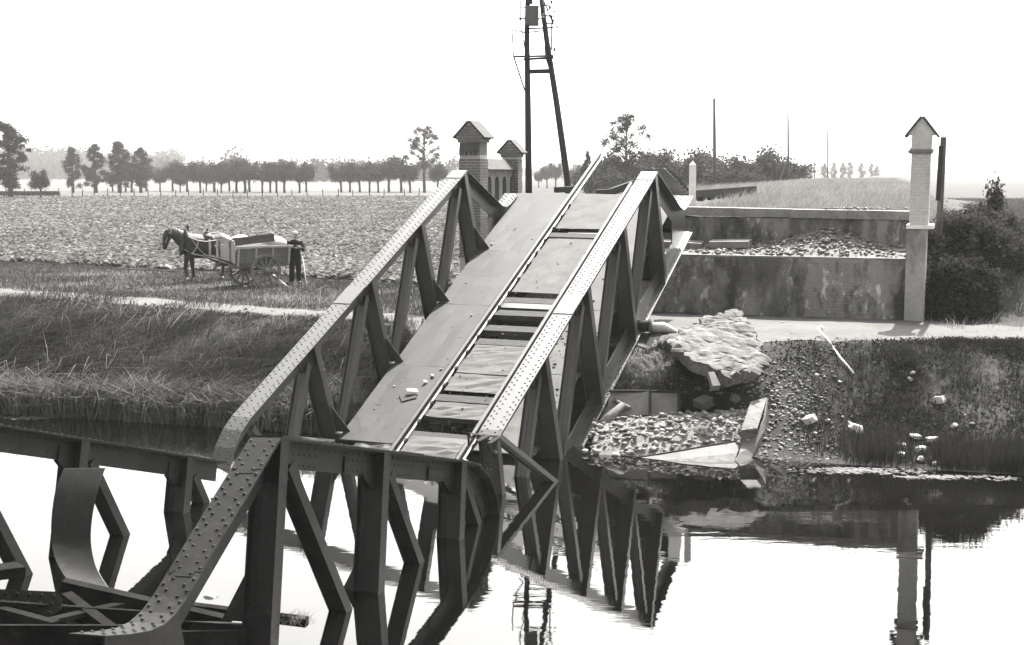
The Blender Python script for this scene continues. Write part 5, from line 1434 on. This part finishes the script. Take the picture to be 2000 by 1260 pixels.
def tree_proto(kind, seed):
    rng_ = np.random.RandomState(seed); q = random.Random(seed); t = MB(); blobs = []
    if kind == 'willow':                                    # pollard: short stout trunk, head of shoots
        t.tube([(0, 0, -0.3), (0.03, 0, 1.0), (0.0, 0.05, 1.9)], [0.15, 0.115, 0.15], n=8)
        for k in range(12):
            a = q.random() * 6.28; r_ = q.uniform(0.5, 1.25); h_ = q.uniform(3.6, 5.8)
            e = Vector((math.cos(a) * r_, math.sin(a) * r_, h_)); t.tube([(0, 0, 1.8), e * 0.6 + Vector((0, 0, 0.8)), e], [0.07, 0.04, 0.012], n=5)
            blobs.append((e.x * 0.95, e.y * 0.95, h_ - 0.7, q.uniform(.45, .7), q.uniform(.45, .7), q.uniform(.7, 1.1)))
            blobs.append((e.x * 0.7, e.y * 0.7, h_ * 0.68, q.uniform(.45, .75), q.uniform(.45, .75), q.uniform(.6, .9)))
        pts = crown_points(rng_, blobs, 4200, 0.2); sz = 0.105
    elif kind == 'poplar':                                  # tall, tufted, narrower towards the top
        t.tube([(0, 0, -0.3), (0.05, 0, 2.5), (-0.1, 0.05, 6), (0.05, 0, 9)], [0.22, 0.18, 0.10, 0.02], n=8)
        for k in range(46):
            h_ = 1.6 + 8.0 * (k / 45) ** 0.9; a = q.random() * 6.28; r_ = (1.25 if h_ < 7 else 1.25 * (10 - h_) / 3.2) * q.uniform(0.3, 1)
            if h_ < 3.5: r_ *= 0.75
            e = Vector((math.cos(a) * r_, math.sin(a) * r_, h_)); t.tube([(0, 0, h_ - 0.9), e * 0.9 + Vector((0, 0, 0.05 * h_)), e], [0.05, 0.03, 0.01], n=5)
            blobs.append((e.x, e.y, h_, q.uniform(.25, .62), q.uniform(.25, .62), q.uniform(.35, .75)))
        pts = crown_points(rng_, blobs, 6000, 0.1); sz = 0.115
    elif kind == 'tall':                                    # big ragged tree at the left edge
        t.tube([(0, 0, -0.3), (0.05, 0, 2.0), (-0.1, 0.05, 5.5), (0.1, 0, 9.0)], [0.25, 0.22, 0.14, 0.03], n=8)
        for k in range(60):
            h_ = 1.8 + 8.4 * (k / 59); a = q.random() * 6.28; w_ = 2.0 * math.sin(math.pi * min(1, (h_ - 0.6) / 10.2)) ** 0.7; r_ = w_ * q.uniform(0.25, 1)
            if h_ < 4.2: r_ *= 0.5
            e = Vector((math.cos(a) * r_, math.sin(a) * r_, h_)); t.tube([(0, 0, h_ - 1.0), e], [0.06, 0.012], n=5)
            blobs.append((e.x, e.y, h_, q.uniform(.3, .8), q.uniform(.3, .8), q.uniform(.3, .7)))
        pts = crown_points(rng_, blobs, 9500, 0.1); sz = 0.12
    elif kind == 'airy':                                    # thin see-through crown on a clear stem
        t.tube([(0, 0, -0.3), (0.05, 0, 3.0), (0.0, 0.05, 6), (0.1, 0, 9.6)], [0.17, 0.14, 0.09, 0.02], n=8)
        for k in range(52):
            h_ = 4.2 + 6.3 * (k / 51); a = q.random() * 6.28; w_ = 2.3 * math.sin(math.pi * min(1, (h_ - 3.4) / 7.6)) ** 0.8; r_ = w_ * q.uniform(0.3, 1)
            e = Vector((math.cos(a) * r_, math.sin(a) * r_, h_)); t.tube([(0, 0, h_ - 1.3), e * 0.8 + Vector((0, 0, h_ * .16)), e], [0.05, 0.03, 0.01], n=5)
            blobs.append((e.x, e.y, h_, q.uniform(.35, .75), q.uniform(.35, .75), q.uniform(.3, .6)))
        pts = crown_points(rng_, blobs, 4200, 0.1); sz = 0.105
    else:                                                   # bush
        for k in range(14):
            a = q.random() * 6.28; r_ = q.uniform(0, 1.2); h_ = q.uniform(0.5, 2.3) * (1.15 - 0.3 * r_)
            e = Vector((math.cos(a) * r_, math.sin(a) * r_, h_)); t.tube([(0.05 * r_, 0, -0.3), e * 0.55, e], [0.05, 0.03, 0.01], n=5)
            blobs.append((e.x, e.y, h_, q.uniform(.45, .8), q.uniform(.45, .8), q.uniform(.4, .7)))
        pts = crown_points(rng_, blobs, 4200, 0.15); sz = 0.085
    lv = leaf_cards(rng_, pts, sz * rng_.uniform(0.7, 1.35, len(pts)))
    return t, lv

PROTO = {}
LEAFM = {'willow': m_leafw, 'poplar': m_leafp, 'tall': m_leafp, 'airy': m_leafw, 'bush': m_leafb}
for k_ in LEAFM:
    PROTO[k_] = []
    for s_ in range(3 if k_ in ('willow', 'poplar', 'bush') else 2):
        t, lv = tree_proto(k_, 100 + s_ * 7 + len(k_))
        PROTO[k_].append((t.mesh('trunk', m_bark, True), npmesh('crown', lv, 4, LEAFM[k_], [(0, 1, 2, 3)])))
HT = {'willow': 6.1, 'poplar': 10.2, 'tall': 10.7, 'airy': 10.9, 'bush': 2.8}
vq = random.Random(17)
def tree(name, kind, x, ytop, d, label, cat='tree', group=None, wide=1.0, zb=None):
    """tree whose trunk stands at photo column x, ground distance d, with its top at photo row ytop"""
    b = at(x, 500, d=d); z = float(gz(b.x, b.y)) if zb is None else zb
    top = at(x, ytop, d=d).z; sc_ = max(0.05, (top - z) / HT[kind])
    e = empty(name, (b.x, b.y, z), vq.random() * 6.28, label, cat, group)
    e.scale = (sc_ * wide, sc_ * wide, sc_)
    tm, cm_ = vq.choice(PROTO[kind]); link('trunk', tm, e); link('crown', cm_, e)
    return e

WX = [224, 249, 261, 289, 316, 341, 355, 369, 394, 406, 422, 435, 451, 465, 481, 490]
for i, x in enumerate(WX):
    tree('pollard_willow', 'willow', x, 306 + vq.uniform(-5, 9) + (22 if x in (224, 355, 406, 435, 316) else 0), 258 + vq.uniform(-10, 14), f'pollard willow, {ORD[i]} from the left in the long row beyond the beet field', group='pollard willows beyond the field', wide=vq.uniform(1.35, 1.7))
for i, x in enumerate((515, 530, 542, 558, 587, 600)):
    tree('pollard_willow', 'willow', x, 306 + vq.uniform(-3, 8), 258 + vq.uniform(-8, 8), f'pollard willow, {ORD[i]} from the left in the short middle group beyond the field', group='pollard willows beyond the field', wide=vq.uniform(1.3, 1.6))
for i, x in enumerate((668, 685, 704, 723, 740, 761, 785, 802)):
    tree('pollard_willow', 'willow', x, (312, 312, 310, 311, 310, 297, 298, 312)[i], 258 + vq.uniform(-8, 8), f'pollard willow, {ORD[i]} from the left in the group nearest the brick pillars', group='pollard willows beyond the field', wide=vq.uniform(1.3, 1.6))
for i, (x, y) in enumerate(((147, 285), (191, 279), (238, 274), (279, 286))):
    tree('poplar', 'poplar', x, y, 252, f'tufted poplar, {ORD[i]} from the left between the tall tree and the willows', group='poplars at the left', wide=(1.6, 2.0, 2.0, 1.8)[i])
tree('ragged_tree', 'tall', 25, 236, 190, 'tall ragged dark tree at the left edge of the field', wide=1.45)
tree('ragged_tree', 'tall', -14, 285, 195, 'lower dark tree cut by the left edge of the picture')
tree('field_bush', 'willow', 84, 326, 186, 'round bushy tree just right of the tall ragged tree', wide=1.35)
tree('slender_tree', 'airy', 830, 244, 255, 'tall airy tree standing left of the brick pillars', wide=1.5)
tree('field_bush', 'willow', 856, 309, 262, 'dense round tree right under the airy one beside the pillars', wide=1.3)
tree('slender_tree', 'airy', 1222, 217, 150, 'tall airy tree above the shrubs beyond the right truss', wide=1.25, zb=1.8)
for i, (x, y, w_, d, k_) in enumerate(((1147, 293, 0.9, 165, 'poplar'), (1170, 318, 1.4, 170, 'bush'), (1188, 304, 1.3, 165, 'bush'), (1208, 322, 1.4, 160, 'bush'), (1240, 318, 1.3, 158, 'bush'), (1262, 303, 1.3, 165, 'bush'), (1284, 309, 1.3, 168, 'bush'), (1300, 294, 1.1, 162, 'bush'),
                                (1338, 312, 1.3, 175, 'bush'), (1362, 294, 1.25, 160, 'bush'), (1380, 300, 1.2, 165, 'bush'), (1432, 307, 1.6, 150, 'bush'), (1497, 290, 1.1, 155, 'bush'), (1531, 311, 1.3, 158, 'bush'))):
    tree('hedge_shrub', k_, x, y, d, f'dark shrub, {ORD[i]} from the left in the hedge beyond the right truss', cat='shrub', group='hedge shrubs behind the span', wide=w_, zb=1.8)
for i, (x, y) in enumerate(((1068, 318), (1085, 308), (1052, 330), (1110, 326), (1130, 322))):
    tree('hazy_tree', 'willow', x, y, 330 + i * 8, f'pale hazy tree, {ORD[i]} of those seen between the legs of the A-frame pole', group='hazy trees behind the A-frame', wide=1.2)
for i, (x, y) in enumerate(((1568, 320), (1580, 318), (1606, 318), (1624, 316), (1642, 316), (1655, 315), (1678, 317), (1698, 318), (1708, 322))):
    tree('far_tree', 'poplar', x, y, 640 + 8 * i, f'tiny far tree, {ORD[i]} from the left on the horizon by the line poles', group='far trees on the horizon', wide=1.6, zb=1.8)

# far woods that read as one mass
def wood(name, label, spans, seed, n, sz, mat=m_leafh):
    rng_ = np.random.RandomState(seed); B_ = []
    for x0, x1, d, ya, yb in spans:
        for _ in range(int((x1 - x0) / 7) + 1):
            x = rng_.uniform(x0, x1); dd = d * rng_.uniform(0.97, 1.06); t_ = at(x, rng_.uniform(ya, yb), d=dd); w_ = rng_.uniform(0.008, 0.014) * dd * 0.6; h_ = max(1.0, (t_.z - 1.6) / 2)
            B_.append((t_.x, t_.y, 1.6 + h_, w_, w_, h_))
    pts = crown_points(rng_, B_, n, 0.35); tag(link(name, npmesh(name, leaf_cards(rng_, pts, sz), 4, mat, [(0, 1, 2, 3)])), label, kind='stuff')
wood('far_wood', 'hazy wooded rise behind the left row of trees', [(-20, 150, 900, 286, 296), (100, 350, 950, 288, 305), (-20, 330, 800, 308, 325)], 3, 26000, 1.3)
wood('far_wood', 'pale far trees behind the willows and pillars', [(320, 900, 620, 305, 330), (600, 700, 560, 303, 322), (440, 470, 560, 292, 300), (1040, 1180, 700, 318, 332)], 4, 16000, 0.9)
wood('far_wood', 'thin line of woods on the right horizon', [(1640, 2010, 1900, 326, 333), (1000, 1640, 1500, 322, 334)], 5, 9000, 2.2)

# field fence
for i, x in enumerate((12, 48, 88, 115, 142, 160, 184, 210, 235, 262, 290, 315, 342, 369, 397, 425, 454, 483, 512, 543, 570, 601, 631, 661, 690, 722, 750, 790, 818)):
    d = 196 + 5 * math.sin(i); b = at(x, 380, d=d); h_ = 1.25 + 0.25 * vq.random()
    m = MB(); m.tube([(0, 0, -0.3), (vq.uniform(-.15, .15), 0, h_)], [0.075, 0.06], n=6); o = m.build('fence_post', m_bark); o.location = (b.x, b.y, float(gz(b.x, b.y)))
    tag(o, f'leaning field fence post, {ORD[i]} from the left', 'fence post', 'fence posts beyond the beet field')
m = MB()
for h_ in (0.55, 1.05): m.tube([Vector((at(x, 380, d=196).x, 196, 1.78 + h_)) for x in range(-40, 880, 40)], 0.012, n=4)
tag(m.build('fence_wire', m_bark), 'thin wires strung between the field fence posts', 'fence')
hd = at(52, 380, d=205); m = MB(); rng_ = np.random.RandomState(8)
pts = np.stack([at(-10, 380, d=205).x + rng_.rand(5000) * (at(113, 380, d=205).x - at(-10, 380, d=205).x), 205 + rng_.rand(5000) * 1.2, 1.7 + rng_.rand(5000) * 1.0], -1)
o = link('clipped_hedge', npmesh('clipped_hedge', leaf_cards(rng_, pts, 0.13), 4, m_leafp, [(0, 1, 2, 3)])); tag(o, 'low dark clipped hedge under the tall tree at the left', 'hedge')
# small shrubs on the embankment side right of the whitewashed pillar
def bramble(x, ytop, d, wide, lb, seed, n=12000, hz=None):
    rng_ = np.random.RandomState(seed); q = random.Random(seed); b = at(x, 500, d=d); z = float(gz(b.x, b.y)) - 0.1; top = at(x, ytop, d=d).z
    B_ = []; hh = top - z; t = MB()
    for k in range(70):
        a = q.random() * 6.28; r_ = wide * math.sqrt(q.random()); u = q.random(); h_ = hh * (0.12 + 0.78 * u) * (1 - 0.30 * r_ / wide)
        e = Vector((math.cos(a) * r_ * (1.05 - 0.35 * u), math.sin(a) * r_ * 0.8, h_)); B_.append((e.x, e.y, e.z, q.uniform(.14, .42), q.uniform(.14, .42), q.uniform(.12, .36)))
        t.tube([(e.x * .2, e.y * .2, -0.1), e * 0.6, e], [0.03, 0.02, 0.006], n=5)
    pts = crown_points(rng_, B_, n, 0.15); e = empty('bramble_bush', (b.x, b.y, z), 0, lb, 'bush', 'bushes beside the whitewashed pillar')
    t.build('stems', m_bark, e); link('foliage', npmesh('foliage', leaf_cards(rng_, pts, 0.045 * rng_.uniform(0.5, 1.7, n), 0.4), 4, m_leafb, [(0, 1, 2, 3)]), e)
for i, (x, yt, d, w_, lb) in enumerate(((1872, 395, 35.6, 1.2, 'dense dark bramble nearest the whitewashed pillar'), (1925, 425, 36.0, 1.3, 'spreading bramble in the middle of the slope right of the pillar'), (1890, 490, 34.4, 0.8, 'low bramble in front, at the foot of the slope right of the pillar'),
                                (1980, 450, 37.0, 1.2, 'bramble higher up near the right edge of the picture'), (1905, 385, 38.5, 1.3, 'paler bush on top of the bank behind the pillar'), (1860, 470, 34.4, 0.8, 'small dark bush tucked beside the timber prop'),
                                (1960, 415, 39.5, 1.3, 'pale bush high at the back of the right slope'))):
    bramble(x, yt, d, w_, lb, 60 + i)
tree('lone_sapling', 'bush', 1938, 363, 41, 'small dark sapling standing in the field right of the pillar', cat='sapling', wide=0.5)

# ---- grass, reeds, crop
def blades(name, pts, hgt, wid, mat, seed, lean=(0.25, 0.0), label=None, curl=0.5, jitter=0.35):
    rng_ = np.random.RandomState(seed); n = len(pts); pts = np.asarray(pts, float); h_ = np.asarray(hgt) * np.ones(n); w_ = np.asarray(wid) * np.ones(n)
    # nothing grows through the fallen span
    L_ = (np.array(MF.inverted())[:3, :3] @ (pts + np.array([0, 0, 1.0]) * h_[:, None]).T).T + np.array(MF.inverted())[:3, 3]
    ok_ = ~((L_[:, 0] > -0.7) & (L_[:, 0] < TW + 0.3) & (L_[:, 1] > -12) & (L_[:, 1] < 3.4) & (L_[:, 2] > DW - 0.15))
    pts, h_, w_ = pts[ok_], h_[ok_], w_[ok_]; n = len(pts)
    a = rng_.rand(n) * 6.28; sx, sy = np.cos(a) * w_ / 2, np.sin(a) * w_ / 2
    lx = (lean[0] + rng_.randn(n) * jitter) * h_; ly = (lean[1] + rng_.randn(n) * jitter) * h_
    z0 = np.zeros(n); S_ = np.stack([sx, sy, z0], -1)
    m1 = pts + np.stack([lx * 0.35, ly * 0.35, h_ * 0.6], -1); tip = pts + np.stack([lx * (0.6 + curl), ly * (0.6 + curl), h_ * (1.0 - 0.25 * curl * rng_.rand(n))], -1)
    v = np.stack([pts - S_, pts + S_, m1 + S_ * 0.8, m1 - S_ * 0.8, tip + S_ * 0.1, tip - S_ * 0.1], 1).reshape(-1, 3)
    return tag(link(name, npmesh(name, v, 6, mat, [(0, 1, 2, 3), (3, 2, 4, 5)])), label, kind='stuff')
def scatter(rng_, n, x0, x1, f0, f1, keep=None, sink=0.03):
    """random points with s = distance from the water line between f0(x) and f1(x)"""
    x = rng_.uniform(x0, x1, n); k = rng_.rand(n); s = f0(x) + (f1(x) - f0(x)) * k; y = water_y(x) + s
    if keep is not None:
        m_ = keep(x, y, s) > rng_.rand(n); x, y = x[m_], y[m_]
    return np.stack([x, y, gz(x, y) - sink], -1)
g1 = np.random.RandomState(21)
clump = lambda x, y, s: np.clip(0.62 + 0.9 * wob(x * 0.9, y * 0.9, 1, 7), 0.12, 1)
p_ = scatter(g1, 120000, -24, 1.0, lambda x: 0.5 + 0 * x, lambda x: bank_w(x) + 0.1, clump)
hh = (0.30 + 0.30 * g1.rand(len(p_))) * np.clip(1 + 0.7 * wob(p_[:, 0] * 0.8, p_[:, 1] * 0.8, 0, 6), 0.45, 1.8)
hh *= 1 - 0.62 * smooth(0.5, 0.95, (p_[:, 1] - water_y(p_[:, 0])) / bank_w(p_[:, 0]))
blades('bank_grass', p_, hh, 0.016, m_grass, 1, (0.75, -0.25), 'long windblown grass covering the left bank', curl=1.1, jitter=0.6)
p_ = scatter(g1, 26000, -24, 0.0, lambda x: bank_w(x) - 0.1, lambda x: bank_w(x) + 2.6, lambda x, y, s: np.clip(1.3 * wob(x * 0.55, y * 0.4, 0, 6) - 0.12, 0, 1))
blades('path_tufts', p_, 0.12 + 0.16 * g1.rand(len(p_)), 0.015, m_grass, 2, (0.2, 0), 'ragged tufts of grass growing over the left path')
p_ = scatter(g1, 90000, -30, 3.2, lambda x: np.interp(x, [-26, -16.4, -10.5, -6, -2.3, 3.6], [48.6, 43.3, 39.9, 36.7, 34.9, 36.5]) - water_y(x), lambda x: np.interp(x, [-30, -19, -12, -7, -2, 4], [58, 56, 51, 47.5, 43.5, 44.5]) - water_y(x), lambda x, y, s: np.clip(0.55 + 0.6 * wob(x * 0.7, y * 0.7, 1, 7), 0.1, 1))
blades('verge_grass', p_, 0.07 + 0.15 * g1.rand(len(p_)), 0.017, m_grass, 3, (0.1, 0), 'short rough grass of the verge around the cart')
p_ = scatter(g1, 11000, -20, -0.6, lambda x: -0.25 + 0 * x, lambda x: 0.9 + 0.5 * wob(x * 1.2, x * 0.2, 1, 6), None, 0.0)
p_[:, 2] = np.maximum(p_[:, 2], -0.1)
blades('reeds', p_, 0.45 + 0.55 * g1.rand(len(p_)), 0.042, m_reed, 4, (0.12, -0.15), 'tall broad-leaved reeds along the left water edge', curl=1.3, jitter=0.3)
p_ = scatter(g1, 110000, 4.2, 16, lambda x: 0.15 + 0 * x, lambda x: bank_w(x) + 0.1, lambda x, y, s: np.clip((x - 5.6) * 0.35, 0, 1) * np.clip(0.55 + 0.8 * wob(x, y, 1, 7), 0.05, 1))
blades('right_bank_grass', p_, 0.05 + 0.13 * g1.rand(len(p_)), 0.013, m_grassd, 5, (0.2, -0.1), 'short dark grass on the right bank', curl=1.3, jitter=0.9)
p_ = scatter(g1, 9000, 5.4, 14, lambda x: 0.05 + 0 * x, lambda x: 1.0 + 0 * x, lambda x, y, s: np.clip(1.6 * wob(x * 1.3, y * 0.5 + 4, 1, 6) + 0.2, 0, 1))
blades('right_reeds', p_, 0.25 + 0.35 * g1.rand(len(p_)), 0.014, m_grassd, 6, (0.05, -0.05), 'dark upright rushes at the right water edge', jitter=0.15, curl=0.2)
p_ = scatter(g1, 30000, 0.9, 4.6, lambda x: 1.6 + 0 * x, lambda x: bank_w(x), lambda x, y, s: np.clip(0.35 + 0.8 * wob(x * 1.4, y * 1.4, 1, 7), 0, 1))
blades('slope_grass', p_[:9000], 0.10 + 0.14 * g1.rand(len(p_[:9000])), 0.014, m_grassd, 7, (0.1, 0), 'thin grass on the slope beside the right truss')
p_ = scatter(g1, 42000, 4.8, 15, lambda x: 0.3 + 0 * x, lambda x: bank_w(x) + 0.05, lambda x, y, s: np.clip((x - 5.2) * 0.3, 0, 1) * np.clip(0.4 + 1.1 * wob(x * 1.3, y * 1.3, 1, 7), 0.03, 1), 0)
p_[:, 2] += 0.09 * g1.rand(len(p_))
tag(link('right_bank_weeds', npmesh('right_bank_weeds', leaf_cards(g1, p_, 0.02 + 0.035 * g1.rand(len(p_)), 0.45), 4, m_grassd, [(0, 1, 2, 3)])), 'low leafy ground cover on the right bank', kind='stuff')
# leafy weeds mixed into the left bank and verge
p_ = scatter(g1, 60000, -24, 1.0, lambda x: 0.6 + 0 * x, lambda x: bank_w(x) + 0.0, lambda x, y, s: np.clip(0.25 + 1.3 * wob(x * 1.1 + 5, y * 1.1, 1, 7), 0.03, 1), 0)
p_ = p_[(p_[:, 0] < -2.4) | (p_[:, 2] > 1.6)]
p_[:, 2] += g1.rand(len(p_)) * (0.16 + 0.25 * np.clip(wob(p_[:, 0] * 0.8, p_[:, 1] * 0.8, 0, 6), 0, 1))
tag(link('bank_weeds', npmesh('bank_weeds', leaf_cards(g1, p_, 0.03 + 0.05 * g1.rand(len(p_)), 0.4), 4, m_grass, [(0, 1, 2, 3)])), 'leafy weeds among the grass of the left bank', kind='stuff')
p_ = scatter(g1, 30000, -26, 2.0, lambda x: bank_w(x) + 2.2, lambda x: bank_w(x) + 9.5, lambda x, y, s: np.clip(-0.05 + 1.2 * wob(x * 0.9 + 9, y * 0.9, 1, 7), 0, 1) * (y < 50), 0)
p_ = p_[p_[:, 1] > np.interp(p_[:, 0], [-26, -16.4, -10.5, -6, -2.3, 3.6], [48.6, 43.3, 39.9, 36.7, 34.9, 36.5])]; p_[:, 2] += g1.rand(len(p_)) * 0.22
tag(link('verge_weeds', npmesh('verge_weeds', leaf_cards(g1, p_, 0.025 + 0.04 * g1.rand(len(p_)), 0.4), 4, m_reed, [(0, 1, 2, 3)])), 'pale leafy weeds in the verge between path and field', kind='stuff')
p_ = scatter(g1, 1600, -24, 0.0, lambda x: 1.0 + 0 * x, lambda x: bank_w(x) - 0.4, clump, 0)
blades('seed_stalks', p_, 0.5 + 0.5 * g1.rand(len(p_)), 0.012, m_dry, 31, (0.8, -0.2), 'pale seed stalks bending over the left bank', curl=1.3, jitter=0.7)
# dry grass on the embankment
n = 150000; al = 2.2 + 150 * g1.rand(n) ** 1.9; lt_ = g1.uniform(-6.5, 8.5, n); cx, cy = (AB0 + AB1) / 2
x = cx + RD[0] * al + RN[0] * lt_; y = cy + RD[1] * al + RN[1] * lt_
ok_ = ((x - AB0[0]) * AN[0] + (y - AB0[1]) * AN[1] > 2.3) & ~((np.abs(lt_ + 2.3) < 2.0) & (al < 30)) & (np.clip(0.6 + 0.7 * wob(x * 0.6, y * 0.6, 1, 7), 0.1, 1) > g1.rand(n))
x, y, al, lt_ = x[ok_], y[ok_], al[ok_], lt_[ok_]
blades('dry_grass', np.stack([x, y, gz(x, y) - 0.03], -1), (0.30 + 0.35 * g1.rand(len(x))) * np.clip(0.55 + al / 22, 0.55, 1.15), 0.014 + 0.00035 * al, m_dry, 8, (0.2, 0), 'tall dry grass on top of the embankment')
n = 90000; x = g1.uniform(10.2, 19, n); y = g1.uniform(29.5, 44, n); kp = (np.clip(0.3 + 0.8 * wob(x * 0.8, y * 0.8, 1, 7), 0.02, 1) > g1.rand(n)) & (y > 31.2 + 0.2 * (x - 10)); x, y = x[kp], y[kp]
blades('slope_dry_grass', np.stack([x, y, gz(x, y) - 0.03], -1), 0.10 + 0.40 * g1.rand(len(x)) ** 2, 0.013, m_dry, 9, (0.15, -0.05), 'sparse dry grass on the slope right of the pillar')
n = 60000; y = 38 + 150 * g1.rand(n) ** 1.6; x = y * g1.uniform(0.26, 0.42, n); lat_ = (x - cx) * RN[0] + (y - cy) * RN[1]; kp = lat_ > 10.5; x, y = x[kp], y[kp]
blades('right_field_crop', np.stack([x, y, gz(x, y) - 0.02], -1), 0.2 + 0.25 * g1.rand(len(x)), 0.02 + 0.0006 * y, m_grass, 10, (0.1, 0), 'low green crop in the field right of the embankment')
# beet plants: rosettes of broad leaves, coarser with distance
def beets(n, y0, y1, nl, ls, seed, sp):
    rng_ = np.random.RandomState(seed); y = y0 + (y1 - y0) * rng_.rand(n) ** 1.0; x = (rng_.uniform(-0.42, 0.12, n)) * y
    f0 = np.interp(x, [-75, -19, -12, -7, -2, 4, 18], [66, 55, 50.5, 47, 43, 44, 46]); m_ = (y > f0 + 0.3 + np.abs(rng_.randn(n)) * 0.7) & (x < -0.5 + (y - 40) * 0.10)
    x, y = np.round(x[m_] / sp) * sp + rng_.randn(m_.sum()) * 0.07, y[m_]; c_ = np.repeat(np.stack([x, y, gz(x, y) + 0.05], -1), nl, 0); k = len(c_)
    a = rng_.rand(k) * 6.28; el = rng_.uniform(0.25, 1.15, k); L_ = ls * rng_.uniform(0.7, 1.3, k); d = np.stack([np.cos(a) * np.cos(el), np.sin(a) * np.cos(el), np.sin(el)], -1)
    e = np.stack([-np.sin(a), np.cos(a), 0.35 * rng_.randn(k)], -1); u = np.array([0, 0, 1.0])
    m1 = c_ + d * (L_ * 0.6)[:, None]; tip = c_ + d * (L_ * 0.85)[:, None] + np.stack([np.cos(a), np.sin(a), -0.4 + 0 * a], -1) * (L_ * 0.3)[:, None]; w_ = (L_ * 0.27)[:, None]
    v = np.stack([c_, m1 + e * w_, tip, m1 - e * w_], 1).reshape(-1, 3)
    return v
v = np.concatenate([beets(38000, 42, 78, 7, 0.27, 1, 0.42), beets(70000, 74, 130, 4, 0.33, 2, 0.42), beets(80000, 126, FIELD_FAR, 2, 0.42, 3, 0.45)])
tag(link('beet_crop', npmesh('beet_crop', v, 4, m_beet, [(0, 1, 2, 3)])), 'broad-leaved beet crop filling the field', kind='stuff')
# weed caught on the near wreck
wq = np.random.RandomState(5); c0 = at(575, 1215, d=15.6); pts = np.array([tuple(c0)] * 160) + wq.randn(160, 3) * np.array([0.10, 0.06, 0.02]); blades('snagged_weed', pts, 0.05 + 0.10 * wq.rand(160), 0.006, m_dry, 12, (0.4, 0), 'dry weed snagged on the sunken beam', jitter=0.9)
o = link('stone', rock_mesh(123, m_stone, 2, 0.7)); o.location = at(412, 1165, d=15.8); o.scale = (0.10, 0.08, 0.08); tag(o, 'pale stone resting on the wreck below the near end post', 'stone')
